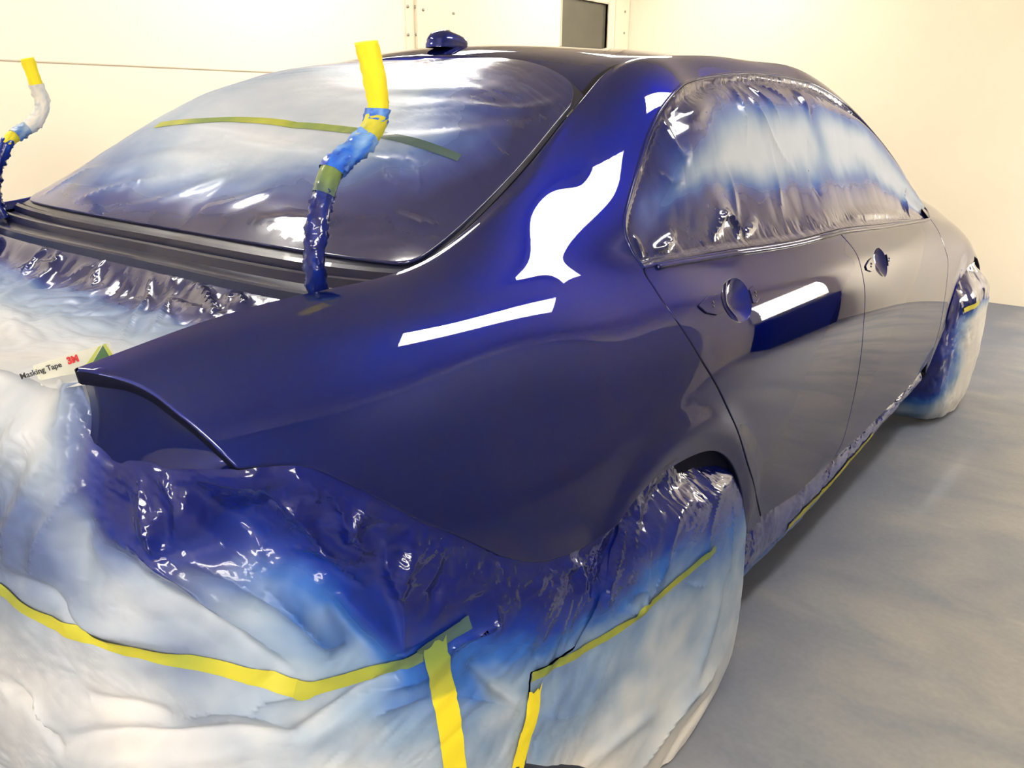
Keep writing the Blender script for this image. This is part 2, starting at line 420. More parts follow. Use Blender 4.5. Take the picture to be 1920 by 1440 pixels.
SILL = np.vstack([tb([(1430, 962), (1490, 930), (1545, 880), (1562, 862), (1610, 820), (1680, 750), (1712, 718)])])
DLOB = smoothline(tb([(1207, 502), (1300, 483), (1400, 467), (1500, 451), (1575, 432), (1640, 424), (1700, 416), (1743, 410)]), .01)
DLOT = smoothline(tb([(1207, 502), (1178, 455), (1171, 430), (1180, 370), (1200, 300), (1225, 230), (1250, 190), (1275, 162), (1310, 147), (1360, 139), (1420, 137), (1473, 144), (1523, 157), (1557, 175), (1590, 200), (1623, 233), (1660, 277), (1690, 317), (1720, 363), (1732, 388), (1743, 410)]), .01)
ARF = smoothline(tb([(1735, 702), (1743, 684), (1756, 653), (1771, 617), (1780, 586), (1788, 559), (1798, 531), (1814, 504), (1826, 491)]), .01)
T8 = NT*TM
top_edge = np.stack([np.linspace(TL[0, 0]-.004, 2.16, 150), np.full(150, T8-.001)], 1)
arch_end = ARR[-1]
rd_end = RD[-1]
quarter_poly = np.vstack([top_edge, DLOT[::-1], RD[1:], [[(arch_end[0]+rd_end[0])/2, min(arch_end[1], rd_end[1])-.004]], ARR[::-1], QL[::-1][1:], TL[::-1][1:-1]])
quarter = panel('quarter_panel', quarter_poly, body, PAINT, car, grid=.014, flange=.016, rounded=.0035)
def ell(cx, cy, ax, ay, tilt, n=64):
    a = np.linspace(0, 2*math.pi, n, endpoint=False); c, s = math.cos(tilt), math.sin(tilt)
    return np.stack([cx+ax*np.cos(a)*c-ay*np.sin(a)*s, cy+ax*np.cos(a)*s+ay*np.sin(a)*c], 1)
def handle_cups(door, pix_out, pix_rear, pix_front):
    """scooped bowl behind the missing door handle, and its two mounting brackets"""
    ring = tb(pix_out)
    for _ in range(4): ring = np.stack([.75*ring+.25*np.roll(ring, -1, 0), .25*ring+.75*np.roll(ring, -1, 0)], 1).reshape(-1, 2)
    ring = resample(ring, .003, True); c = (ring.min(0)+ring.max(0))/2
    # radial grid bowl
    nr = 12; V = []; NV = []; N0 = body(c)[1]
    for k in range(nr+1):
        r = 1-k/nr
        P, N = body(c+(ring-c)*r)
        V.append(P-N0*(.0185*(1-r**2.0)))
    V = np.vstack(V); m = len(ring)
    F = []
    for k in range(nr):
        for i in range(m):
            j = (i+1) % m; F.append((k*m+i, k*m+j, (k+1)*m+j, (k+1)*m+i))
    n = body(c)[1][0]
    a = V[F[0][0]]; fn = np.cross(V[F[0][1]]-a, V[F[0][3]]-a)
    if fn@n < 0: F = [f[::-1] for f in F]
    mesh('handle_recess', V, F, PAINT, door)
    P, N = body(ring); T = unit(np.roll(P, -1, 0)-np.roll(P, 1, 0))
    parts = []
    for pix, nm in ((pix_rear, 'handle_bracket'), (pix_front, 'handle_bracket')):
        q = resample(tb(pix), .003, True)
        panel(nm, q, lambda p: (body(p)[0]+body(p)[1]*.0035, body(p)[1]), PAINT, door, grid=.006, step=.003, gap=0, flange=.006, rounded=.0015)
        cc = q.mean(0)
        pts = []
        for dx, dy, s in ((.003, .004, .0032), (-.003, -.005, .0026)):
            Pq, Nq = body(cc+np.array([dx, dy])); 
            V, F = tube_vf(np.array([Pq[0], Pq[0]+Nq[0]*.0052]), s, 10); pts.append((V, F))
        V, F = merge(pts); mesh('handle_bolt', V, F, SATIN, door)
    return ring
HR = [(1350, 556), (1354, 535), (1365, 523), (1378, 520), (1390, 525), (1401, 540), (1408, 560), (1410, 580), (1405, 598), (1392, 606), (1378, 603), (1365, 592), (1355, 575)]
HRb = [(1309, 574), (1328, 556), (1342, 553), (1349, 560), (1354, 584), (1342, 590), (1322, 586)]
HRf = [(1404, 545), (1412, 537), (1420, 545), (1422, 558), (1417, 567), (1410, 568)]
HF = [(1637, 497), (1637, 480), (1641, 467), (1646, 463), (1652, 467), (1659, 478), (1663, 493), (1664, 508), (1661, 520), (1654, 520), (1645, 512)]
HFb = [(1622, 500), (1628, 489), (1634, 484), (1637, 488), (1639, 505), (1632, 509), (1624, 506)]
HFf = [(1661, 478), (1664, 478), (1668, 486), (1668, 494), (1664, 498), (1663, 488)]
iRD = [np.argmin(np.abs(SILL[:, 0]-BG[-1, 0]))]
belt_r = DLOB[DLOB[:, 0] < BG[0, 0]]; belt_f = DLOB[DLOB[:, 0] >= BG[0, 0]]
sl_r = SILL[SILL[:, 0] < BG[-1, 0]]; sl_f = SILL[SILL[:, 0] > BG[-1, 0]]
rear_door_poly = np.vstack([RD[2:-4], sl_r[sl_r[:, 0] > RD[-5, 0]+.01], BG[::-1], belt_r[::-1]])
front_door_poly = np.vstack([BG, sl_f[sl_f[:, 0] < FG[-1, 0]], FG[::-1], belt_f[::-1]])
def _rnd(ring):
    for _ in range(4): ring = np.stack([.75*ring+.25*np.roll(ring, -1, 0), .25*ring+.75*np.roll(ring, -1, 0)], 1).reshape(-1, 2)
    return ring
hole_r = _rnd(tb(HR)); hole_f = _rnd(tb(HF))
rear_door = panel('rear_door', rear_door_poly, body, PAINT, car, grid=.014, holes=[hole_r])
front_door = panel('front_door', front_door_poly, body, PAINT, car, grid=.014, holes=[hole_f])
handle_cups(rear_door, HR, HRb, HRf); handle_cups(front_door, HF, HFb, HFf)
fend_top = np.stack([np.linspace(2.17, 3.15, 40), np.full(40, T8-.001)], 1)
arf_ext = np.array([[2.67+.40*math.sin(a), 0] for a in np.radians([10, 30, 50, 65, 75])])
def side_t(Y, Z):
    """t of the body side at a given height"""
    i = int(round((Y-GY[0])/.02)); row = SZ[i]; return np.interp(Z, row[:100], GT[:100])*TM
arf2 = np.array([[2.70+.37*math.sin(a), side_t(2.70+.37*math.sin(a), .33+.37*math.cos(a))] for a in np.radians([5, 20, 40, 60, 75])])
fend_poly = np.vstack([FG[1:], [[FG[-1, 0]+.0, FG[-1, 1]-.02]], ARF, arf2, [[3.15, side_t(3.15, .36)]], fend_top[::-1], [[2.17, 5.05*TM]]])
fender = panel('front_fender', fend_poly, body, PAINT, car, grid=.018)
# the left rear quarter, mirrored, seen beyond the trunk opening

# near-black backing added behind the panels to keep gaps and arches dark
def shell():
  parts = []
  for y0, y1, t0 in ((-.20, 3.12, 0), (-.84, -.20, 4.9*TM)):
    ys = np.linspace(y0, y1, int((y1-y0)/.06)); ts = np.linspace(t0, T8, 60)
    A = np.stack(np.meshgrid(ys, ts, indexing='ij'), -1).reshape(-1, 2)
    P, N = body(A); P = P-N*.022
    P[:, 2] -= .012*sm(7.2*TM, 8*TM, A[:, 1])
    F = grid_faces(len(ys), len(ts)); parts.append((P, F))
    Q = P.copy(); Q[:, 0] *= -1; parts.append((Q, [f[::-1] for f in F]))
  parts.append(box_vf((-.80, -.62, .20), (.80, 3.1, .24)))  # flat dark slab added to block light under the car
  V, F = merge(parts); return mesh('dark_backing_shell', V, F, DARK, car)
shell()

# taillight pocket: the dark recessed face beneath the quarter panel's tail edge
tlP, tlN = body(TL)
def pocket():
    n = len(TL); top = tlP-tlN*.012+np.array([0, .008, 0])*np.linspace(1, .3, n)[:, None]
    a = np.linspace(0, 1, n)[:, None]
    b0 = np.array([.600, -.890, .898]); b1 = np.array([.790, -.818, .918])
    bot = b0*(1-a)+b1*a
    x0 = hit(158, 866, 1, -.886); x1 = tlP[-1]-tlN[-1]*.010
    bot = x0*(1-a)+x1*a; bot[:, 2] -= .012*np.sin(math.pi*a[:, 0])*.3
    global x0_pocket, x1_pocket
    x0_pocket, x1_pocket = x0, x1
    top[0] = hit(152, 700, 1, -.896)
    V = []; m = 14
    for k in range(m+1):
        t = k/m
        row = top*(1-t)+bot*t
        bul = math.sin(math.pi*t)
        row[:, 1] += .010*bul; V.append(row)
    V = np.array(V).transpose(1, 0, 2).reshape(-1, 3)
    F = grid_faces(n, m+1)
    # close the rounded left edge
    return V, F
V, F = pocket(); mesh('tail_lamp_pocket', V, [f[::-1] for f in F], PAINT, car)

def skew(P):
    """the far side sits a touch further back and higher"""
    k = np.clip(-P[..., 0], 0, 1)/.645; P = P.copy(); P[..., 1] -= .055*k; P[..., 2] += .012*k; return P
# roof
def e8(Y):
    p = np.stack([np.asarray(Y, float), np.full(len(Y), T8-.0005)], 1); return body(p)[0]
def roof_pt(u, Y):
    E = e8(np.clip(Y, -.9, 2.3)); xe = E[:, 0]-.012; c = np.interp(Y, [.1, .3, .6, 1.2, 1.7], [.055, .047, .038, .034, .05])
    au = np.abs(u)
    return np.stack([u*xe, Y, E[:, 2]-.010+(c+.012)*(1-au**2.0)-.006*sm(.9, 1, au)], 1)
def roof_rear(u): return .262-.055*np.abs(u)**2.6
ROOF_FRONT = lambda u: 1.42-.10*np.abs(u)**2
nu, nv = 61, 60
us = np.linspace(-1, 1, nu); V = []
for u in us:
    ys = roof_rear(u)+(ROOF_FRONT(u)-roof_rear(u))*np.linspace(0, 1, nv)
    V.append(roof_pt(np.full(nv, u), ys))
V = skew(np.array(V))
lip = V[:, 0].copy(); lip[:, 2] -= .016; lip[:, 1] += .002
V = np.concatenate([lip[:, None], V], 1)
F = grid_faces(nu, nv+1)
mesh('roof_panel', V.reshape(-1, 3), F, PAINT, car)
# ditch strips either side of the roof
ys = np.linspace(.16, 1.35, 70); E = e8(ys)
for sgn in (1, -1):
    A = E.copy(); A[:, 2] -= .008; A[:, 0] = (A[:, 0]+.004)*sgn
    B = A.copy(); B[:, 0] -= .026*sgn; B[:, 2] += .002
    D = .5*(A+B); D[:, 2] -= .004
    V = skew(np.stack([A, D, B], 1).reshape(-1, 3)); F = grid_faces(len(ys), 3)
    mesh('roof_ditch_strip', V, F if sgn < 0 else [f[::-1] for f in F], RUBBER, car)

_lq = mirror_mesh(quarter, 'quarter_panel', car)
_c = np.zeros(len(_lq.data.vertices)*3, np.float32); _lq.data.vertices.foreach_get('co', _c); _c = skew(_c.reshape(-1, 3)); _lq.data.vertices.foreach_set('co', _c.astype(np.float32).ravel()); _lq.data.update()

# rear window glass surface: u across, v up
WB_C = np.array([0, -.425, 1.052]); WT_C = np.array([0, .258, 1.402])
def rw(p):
    p = np.atleast_2d(p); u = p[:, 0]/.62; v = p[:, 1]/.70
    Ye = -.405+(.205+.405)*v; E = e8(Ye); xe = E[:, 0]-.010
    Cc = WB_C*(1-v)[:, None]+WT_C*v[:, None]; Cc[:, 2] += .045*np.sin(math.pi*np.clip(v, 0, 1)); 
    w = np.abs(u)**4.4
    Y = Cc[:, 1]*(1-w)+Ye*w; Z = Cc[:, 2]*(1-w)+(E[:, 2]-.004)*w
    P = skew(np.stack([u*xe, Y, Z], 1)); P[:, 2] += .055*np.sin(math.pi*np.clip(v, 0, 1))*np.clip(-u, 0, 1); return P
def rwN(p):
    e = 1e-3; p = np.atleast_2d(p)
    return unit(np.cross(rw(p+[e, 0])-rw(p-[e, 0]), rw(p+[0, e])-rw(p-[0, e])))
_g = np.stack(np.meshgrid(np.linspace(-.62, .62, 41), np.linspace(0, .70, 24), indexing='ij'), -1).reshape(-1, 2)
mesh('rear_glass', rw(_g)-rwN(_g)*.004, grid_faces(41, 24), SATIN, car)
# rear cowl: stepped painted shelf between rear window and trunk opening
nu = 81; us = np.linspace(-1, 1, nu); base = rw(np.stack([us*.62, np.full(nu, .004)], 1))
prof = [(.01, -.006), (-.006, -.007), (-.012, -.003), (-.019, -.008), (-.022, -.022), (-.044, -.027), (-.050, -.015), (-.055, -.013), (-.060, -.015), (-.064, -.030), (-.090, -.034), (-.093, -.038), (-.094, -.062), (-.06, -.09)]
V = []
for dy, dz in prof:
    q = base.copy(); q[:, 1] += dy; q[:, 2] += dz; V.append(q)
V = np.array(V).transpose(1, 0, 2)
_parts = []
for k in range(len(prof)-1):
    _parts.append((V[:, k:k+2].reshape(-1, 3), grid_faces(nu, 2)))
_cv, _cf = merge(_parts); cowl = mesh('rear_cowl', _cv, _cf, COWL, car)

# antenna: rounded pod at the rear of the roof
def antenna():
    base = roof_pt(np.array([0.0]), np.array([.36]))[0]
    L, Wd, H = .062, .040, .036; V = []; rings = 9; seg = 28
    prof = [(1.0, 0), (1.02, .18), (.98, .34), (1.0, .40), (.97, .55), (.86, .80), (.66, .94), (.35, 1.0), (.02, 1.02)]
    for s, h in prof:
        for k in range(seg):
            a = 2*math.pi*k/seg; ca, sa = math.cos(a), math.sin(a)
            sx = np.sign(ca)*abs(ca)**.75; sy = np.sign(sa)*abs(sa)**.75
            y = sy*L*s + (.010*h); V.append((base[0]+sx*Wd*s*(.82+.18*sy*-1), base[1]+y, base[2]-.002+H*h*(1.0-.18*sy)))
    F = []
    for i in range(len(prof)-1):
        for k in range(seg): F.append((i*seg+k, i*seg+(k+1) % seg, (i+1)*seg+(k+1) % seg, (i+1)*seg+k))
    return mesh('roof_antenna', V, F, PAINT, car)
antenna()
#--MARK-BODY
# ================================================================== MASKING FILM
def folds(pts, lines):
    """sum of creases: each (polyline, height, width, kind). kind r = sharp ridge, g = soft roll, s = step (one side raised), v = sharp valley"""
    h = np.zeros(len(pts))
    for L, a, w, k in lines:
        lo = L.min(0)-5*w; hi = L.max(0)+5*w
        m = np.all((pts > lo) & (pts < hi), 1)
        if not m.any(): continue
        d, f, sd = dist_poly(L, pts[m]); taper = np.sqrt(np.clip(np.sin(math.pi*np.clip(f, .02, .98)), 0, 1))
        if k == 'r': q = np.exp(-d/w)
        elif k == 'g': q = np.exp(-(d/w)**2)
        elif k == 's': q = np.where(sd > 0, np.exp(-d/(w*3)), np.exp(-d/(w*.35)))
        else: q = -np.exp(-d/w)
        h[m] += a*q*taper
    return h
def num_surf(pos, nrm_hint=None, e=.0012):
    """wrap a position-only surface with finite-difference normals"""
    def f(p):
        p = np.atleast_2d(p); P = pos(p)
        N = unit(np.cross(pos(p+[e, 0])-pos(p-[e, 0]), pos(p+[0, e])-pos(p-[0, e])))
        return P, N
    return f
def surf_tree(pos, lo, hi, step=.02):
    nx = int((hi[0]-lo[0])/step)+1; ny = int((hi[1]-lo[1])/step)+1
    PAR = np.stack(np.meshgrid(np.linspace(lo[0], hi[0], nx), np.linspace(lo[1], hi[1], ny), indexing='ij'), -1).reshape(-1, 2)
    V = pos(PAR); F = []
    for (a, b, c, d) in grid_faces(nx, ny): F += [(a, b, c), (a, c, d)]
    T = BVHTree.FromPolygons(V.tolist(), F)
    return lambda pts: trace_tree(T, V, F, PAR, pts)
def ribbon(name, line, width, pos, bfun, parent, mat=None, lift=.0022, n=7, label=None, torn=0.0):
    """strip of tape laid along a parameter line of a film surface"""
    L = smoothline(line, .006) if len(line) > 2 else resample(line, .006)
    T = unit(np.gradient(L, axis=0)); S = np.stack([-T[:, 1], T[:, 0]], 1)
    w = np.linspace(-.5, .5, n)*width
    A = (L[:, None, :]+S[:, None, :]*w[None, :, None])
    if torn:
        for e in (0, -1): A[e] += T[e]*(rng.random((n, 1))-.5)*torn
    q = A.reshape(-1, 2); f = num_surf(pos); P, N = f(q)
    c = sight(960, 720)
    if np.mean(np.sum(N*(CAM-P), 1)) < 0: N = -N
    P = P+N*lift
    F = grid_faces(len(L), n); V = P
    fn = np.cross(V[F[0][1]]-V[F[0][0]], V[F[0][3]]-V[F[0][0]])
    if fn@N[0] < 0: F = [g[::-1] for g in F]
    o = mesh(name, V, F, mat or TAPE, parent, cols=tape_cols(bfun(q)))
    if label: o['label'] = label
    return o

# ---- film over the tail and rear wheel: one wall of plastic wrapped round the corner, in (s, z)
PATH = smoothline(np.array([(-.66, -.86), (-.3, -.945), (0, -.965), (.35, -.955), (.55, -.922), (.68, -.862), (.785, -.742), (.848, -.60), (.878, -.45), (.893, -.2), (.90, 0), (.897, .18), (.884, .30), (.855, .375), (.80, .415), (.72, .43)]), .01)
PS = np.r_[0, np.cumsum(np.linalg.norm(np.diff(PATH, axis=0), axis=1))]
PT = unit(np.gradient(PATH, axis=0)); PN = np.stack([PT[:, 1], -PT[:, 0]], 1)
def s_of(x, y):
    return PS[np.argmin((PATH[:, 0]-x)**2+(PATH[:, 1]-y)**2)]
qlP = body(QL)[0]; arP = body(ARR)[0]
_zs = [(0, .962), (s_of(.5, -.93), .962), (s_of(.57, -.915), .98), (s_of(.60, -.90), .925), (s_of(.63, -.885), .900), (s_of(.70, -.85), .905)]
for P in list(qlP[::6])+[q for q in arP[3::5] if q[1] < .08]: _zs.append((s_of(P[0], P[1]), P[2]))
_zs += [(s_of(.897, .18), .640), (PS[-1], .635)]
_zs = np.array(_zs); _o = np.argsort(_zs[:, 0], kind='stable'); _zs = _zs[_o]
_k = np.r_[True, np.diff(_zs[:, 0]) > .004]; ZQS, ZQZ = _zs[_k, 0], _zs[_k, 1]
_ed = [(0, 0.), (s_of(.57, -.915), 0.)]
for P in [x0_pocket*(1-a)+x1_pocket*a for a in (0, .25, .5, .75, 1.)]+list(qlP[::6])+[q for q in arP[3::5] if q[1] < .08]:
    i = np.argmin((PATH[:, 0]-P[0])**2+(PATH[:, 1]-P[1])**2); _ed.append((PS[i], (P[:2]-PATH[i])@PN[i]))
_ed = np.array(sorted(_ed)); _k = np.r_[True, np.diff(_ed[:, 0]) > .004]; EDS, EDO = _ed[_k, 0], _ed[_k, 1]
EDO = np.convolve(np.pad(EDO, 1, mode='edge'), [.25, .5, .25], 'valid')
def zq(s): return np.interp(s, ZQS, ZQZ)
_sil = np.array([hit(px, py, 0, .858)[1:] for px, py in [(1340, 852), (1372, 885), (1390, 930), (1398, 985), (1394, 1040), (1386, 1085), (1374, 1150), (1360, 1205), (1343, 1262), (1322, 1316)]])
_sil = np.vstack([_sil, [[.16, 0.0]]]); _sil = _sil[np.argsort(_sil[:, 1])]
S_W = s_of(.893, -.2)
def sheet_base(p, disp=0.0):
    s, z = p[:, 0], p[:, 1]
    x = np.interp(s, PS, PATH[:, 0]); y = np.interp(s, PS, PATH[:, 1]); nx = np.interp(s, PS, PN[:, 0]); ny = np.interp(s, PS, PN[:, 1])
    k = np.interp(z, _sil[:, 1], _sil[:, 0])/.375
    y = np.where(y > 0, y*k, y)
    q = zq(s)
    wheel = sm(S_W-.15, S_W+.1, s)
    pull = -np.interp(s, EDS, EDO)*sm(q-.13, q, z)+.0035*sm(q-.02, q-.003, z)+.014*sm(q-.002, q+.016, z)
    pull += .05*sm(.92, .98, z)*(1-sm(s_of(.5, -.93), s_of(.6, -.9), s))
    pull += (.020+.022*sm(.02, .2, y))*wheel*sm(q-.12, q-.02, z)
    flare = (.030*(1-sm(.02, .30, z)))*sm(0, 1, wheel)*(1-sm(0.1, .35, y)*.5)
    off = disp-pull+flare
    return np.stack([x+nx*off, y+ny*off, z], 1)
tsheet = surf_tree(sheet_base, (0, 0), (PS[-1], 1.02), .015)
def TS(pts): return smoothline(tsheet(pts), .008)
SHEET_FOLDS = [
 (TS([(205, 905), (300, 885), (330, 960), (310, 1045)]), .012, .016, 'r'),
 (TS([(265, 890), (275, 960), (300, 1040)]), .012, .012, 'r'),
 (TS([(330, 890), (322, 960), (315, 1030)]), -.008, .010, 'g'),
 (TS([(355, 895), (400, 960), (450, 1000), (500, 1020)]), -.016, .018, 'g'),
 (TS([(440, 930), (470, 965), (520, 940)]), -.016, .022, 'g'),
 (TS([(520, 945), (560, 970), (600, 1020), (680, 1050)]), .016, .012, 'r'),
 (TS([(545, 1035), (575, 1022), (640, 1060), (685, 1104)]), .010, .008, 'r'),
 (TS([(600, 900), (640, 960), (650, 1020)]), .010, .008, 'r'),
 (TS([(580, 890), (600, 940)]), .008, .006, 'r'),
 (TS([(690, 930), (660, 990), (700, 1040)]), .009, .008, 'r'),
 (TS([(640, 925), (690, 960), (740, 985)]), .006, .006, 'r'),
 (TS([(720, 1010), (722, 1060), (738, 1100), (748, 1160), (752, 1222)]), .012, .018, 's'),
 (TS([(190, 1010), (230, 1060), (290, 1110), (370, 1160), (470, 1215), (555, 1265)]), -.014, .016, 'g'),
 (TS([(240, 1010), (330, 1075), (420, 1150), (490, 1200), (540, 1240)]), .014, .012, 'r'),
 (TS([(345, 1045), (440, 1085), (540, 1140), (600, 1190), (620, 1240)]), .014, .020, 'r'),
 (TS([(500, 1100), (560, 1150), (610, 1195), (650, 1200)]), .012, .009, 'r'),
 (TS([(580, 1080), (660, 1130), (720, 1190), (745, 1225)]), .012, .018, 'g'),
 (TS([(620, 1110), (640, 1160), (690, 1215)]), -.010, .012, 'g'),
 (TS([(155, 905), (100, 990), (70, 1080)]), .014, .020, 'r'),
 (TS([(110, 830), (60, 920), (20, 1050)]), .010, .016, 'g'),
 (TS([(180, 930), (150, 1010), (150, 1090)]), -.010, .016, 'g'),
 (TS([(60, 760), (30, 830), (0, 880)]), .010, .014, 'g'),
 (TS([(10, 1080), (110, 1130), (160, 1190), (210, 1210)]), -.008, .012, 'g'),
 (TS([(120, 1130), (160, 1165), (250, 1190), (330, 1210)]), .008, .012, 'g'),
 (TS([(0, 1280), (60, 1330), (110, 1400)]), -.012, .014, 'g'),
 (TS([(65, 1310), (85, 1350), (95, 1380)]), .010, .008, 'r'),
 (TS([(110, 1401), (200, 1395), (330, 1400), (440, 1385), (555, 1376)]), -.020, .016, 'g'),
 (TS([(555, 1376), (620, 1340), (680, 1300), (745, 1260)]), -.016, .012, 'g'),
 (TS([(150, 1320), (240, 1335), (320, 1345)]), -.010, .012, 'g'),
 (TS([(340, 1350), (450, 1325), (530, 1350), (556, 1374)]), .012, .016, 'r'),
 (TS([(470, 1325), (485, 1312), (600, 1300)]), .007, .008, 'r'),
 (TS([(640, 1330), (720, 1290), (800, 1268)]), .008, .010, 'r'),
 (TS([(805, 1303), (740, 1320), (700, 1345)]), .008, .012, 'r'),
 (TS([(850, 1300), (910, 1310), (970, 1335)]), .006, .008, 'r'),
 (TS([(880, 1240), (930, 1290), (970, 1320)]), -.010, .012, 'g'),
 (TS([(835, 1225), (880, 1190), (925, 1170), (928, 1130)]), .012, .008, 'r'),
 (TS([(845, 1240), (890, 1215), (930, 1180)]), -.008, .008, 'g'),
 (TS([(780, 1000), (760, 1060), (740, 1120)]), .008, .012, 'g'),
 (TS([(850, 1020), (830, 1090), (800, 1150)]), -.007, .012, 'g'),
 (TS([(1165, 990), (1145, 1060), (1130, 1110), (1140, 1140)]), .012, .012, 's'),
 (TS([(1050, 1055), (1080, 1060), (1095, 1110)]), .008, .012, 'g'),
]
WHEEL_FOLDS = [
 (TS([(1180, 1120), (1195, 1108), (1210, 1115), (1205, 1135), (1180, 1148), (1155, 1140)]), .009, .008, 'r'),
 (TS([(1246, 1045), (1232, 1085), (1220, 1115)]), .005, .006, 's'),
 (TS([(1300, 930), (1255, 1000), (1240, 1080)]), .010, .016, 'g'),
 (TS([(1345, 910), (1330, 980), (1320, 1060)]), .006, .010, 'r'),
 (TS([(1370, 930), (1368, 1000), (1362, 1080)]), .005, .008, 'r'),
 (TS([(1290, 870), (1320, 900), (1330, 915)]), .010, .010, 'r'),
 (TS([(1250, 905), (1215, 960), (1200, 1020)]), -.010, .016, 'g'),
 (TS([(1340, 1250), (1270, 1330), (1200, 1440)]), .016, .016, 'r'),
 (TS([(1330, 1300), (1275, 1380), (1240, 1440)]), -.010, .012, 'g'),
 (TS([(1230, 1330), (1150, 1390), (1100, 1440)]), .008, .016, 'g'),
 (TS([(1005, 1330), (1040, 1345), (1080, 1340)]), .006, .007, 'r'),
 (TS([(1280, 1090), (1300, 1098), (1320, 1098)]), .005, .006, 'r'),
 (TS([(1350, 1080), (1330, 1180), (1290, 1290)]), .008, .020, 'g'),
]
def sheet_disp(p):
    s, z = p[:, 0], p[:, 1]; d = zq(s)-z
    wh = sm(S_W-.10, S_W+.12, s)
    big = fbm(s*3.2+1.3, z*3.2, 11, 3)*.014*(1-wh*.6)
    # crinkles are finer and sharper near the taped edge
    near = 1-sm(.0, .22, d)
    cr = crumple(s*7, z*7, 21, 3, .7, 1.7)*(.009+.007*near)*(1-wh*.75)
    fine = crumple(s*19, z*16, 33, 3, -.4, 1.3)*.0088*near
    edge = sm(.0, .04, d)
    fine = fine+crumple(s*11+7, z*13, 37, 3, .55, 1.8)*.0042*(1-wh*.6)
    return (big+cr+fine)*(.25+.75*edge)+folds(p, SHEET_FOLDS)*(.35+.65*edge)*1.3+folds(p, WHEEL_FOLDS)
def sheet_pos(p): return sheet_base(p, sheet_disp(p))
_REACH = smoothline(np.array([(0, .10), (s_of(.45, -.94), .10), (s_of(.62, -.89), .17), (s_of(.72, -.83), .20), (s_of(.80, -.715), .25), (s_of(.84, -.625), .30), (s_of(.87, -.5), .24), (s_of(.89, -.25), .19), (s_of(.9, 0), .25), (s_of(.89, .25), .31), (PS[-1], .34)]), .02)
def sheet_b(p):
    s, z = p[:, 0], p[:, 1]; d = zq(s)-z
    R = np.interp(s, _REACH[:, 0], _REACH[:, 1])
    n = fbm(s*4.5, z*4.5, 51, 4)*.24+fbm(s*14+4, z*14, 52, 3)*.07+np.clip(folds(p, SHEET_FOLDS)+folds(p, WHEEL_FOLDS), -.02, .02)*7
    b = 1.02-.62*sm(.25*R, 1.05*R, d)-.25*sm(.95*R, 2.3*R+.08, d)-.17*sm(.30, .56, d)+n*sm(.2*R, .7*R, d)
    # the open lip of the boot got only a light dusting
    lip = 1-sm(s_of(.54, -.925), s_of(.64, -.885), s)
    b = b*(1-lip)+lip*(.24+.30*sm(.93, .78, z)-.34*sm(.74, .52, z)+n*.8)
    return np.clip(b, 0, 1)
def sheet_cols(p):
    b = sheet_b(p); k = .55*(1-sm(s_of(.70, -.85), s_of(.80, -.72), p[:, 0]))*sm(.95, .7, b); c = film_cols(b); o = c['overspray']
    g = (o@np.array([.25, .45, .30]))[:, None]*np.array([.95, .98, 1.10]); c['overspray'] = o*(1-k)[:, None]+g*k[:, None]; return c
# the join between the tail film and the wheel film
JOIN = tsheet([(1166, 992), (1146, 1060), (1132, 1110), (1120, 1150), (1085, 1210), (1040, 1240), (990, 1258), (988, 1290), (987, 1340), (985, 1400), (984, 1425)])
zb = .20
s0 = s_of(-.6, -.88)
top_s = np.linspace(s0, JOIN[0, 0], 160); top_line = np.stack([top_s, zq(top_s)+.022], 1); top_line[:, 1] = np.where(top_s < s_of(.57, -.915), zq(top_s)+.007, top_line[:, 1])
sheet_poly = np.vstack([[[s0, zb]], [[s_of(.8, -.7), zb+.02]], [[JOIN[-1, 0]-.02, JOIN[-1, 1]]], JOIN[::-1], top_line[::-1]])
tail_film = panel('tail_masking_film', sheet_poly, num_surf(sheet_pos), FILM, None, grid=.0047, step=.0055, gap=0, flange=0, cols=sheet_cols, flip=False)
tag(tail_film, 'crinkled blue-dusted plastic film hanging over the tail below the quarter panel', 'plastic sheet')
w_s = np.linspace(JOIN[0, 0], PS[-1], 120); w_top = np.stack([w_s, np.minimum(zq(w_s), .655)+.018], 1)
w_top[w_s > s_of(.9, .05), 1] = .652
JW = JOIN.copy(); JW[:6, 0] -= .015
w_bot = np.array([(JOIN[-1, 0], .285), (s_of(.893, -.27), .17), (s_of(.9, -.1), .03), (s_of(.9, 0), .004), (PS[-1], .004)])
wheel_poly = np.vstack([w_bot, w_top[::-1], JW])
def wheel_pos(p): return sheet_base(p, sheet_disp(p)+.0035)
wheel_film = panel('wheel_masking_film', wheel_poly, num_surf(wheel_pos), FILM, None, grid=.006, step=.006, gap=0, flange=0, cols=sheet_cols)
tag(wheel_film, 'white plastic film bagging the rear wheel, blue towards the arch', 'plastic sheet')
dull = lambda k: (lambda q: np.clip(sheet_b(q)*k+.06+.08*fbm(q[:, 0]*12, q[:, 1]*12, 120, 2), 0, 1))
ribbon('tape_strip', tsheet([(0, 1093), (50, 1135), (85, 1160), (160, 1195), (260, 1222), (340, 1240), (450, 1262), (555, 1283)]), .021, sheet_pos, dull(.8), tail_film, lift=.003)
ribbon('tape_strip', tsheet([(552, 1283), (575, 1285), (610, 1279), (660, 1267), (720, 1250), (790, 1225)]), .021, sheet_pos, dull(1.0), tail_film, lift=.004)
ribbon('tape_strip', tsheet([(780, 1226), (830, 1195), (880, 1165)]), .022, sheet_pos, lambda q: np.full(len(q), .9), tail_film, lift=.0035)
def tape_c_b(q): return np.interp(q[:, 1], [.48, .505, .51, .60], [0, .05, .35, .62])
ribbon('tape_strip', tsheet([(812, 1202), (818, 1250), (830, 1305), (842, 1370), (852, 1450)]), .037, sheet_pos, tape_c_b, tail_film, lift=.005, torn=.012, label='yellow strip of tape hanging down the corner')
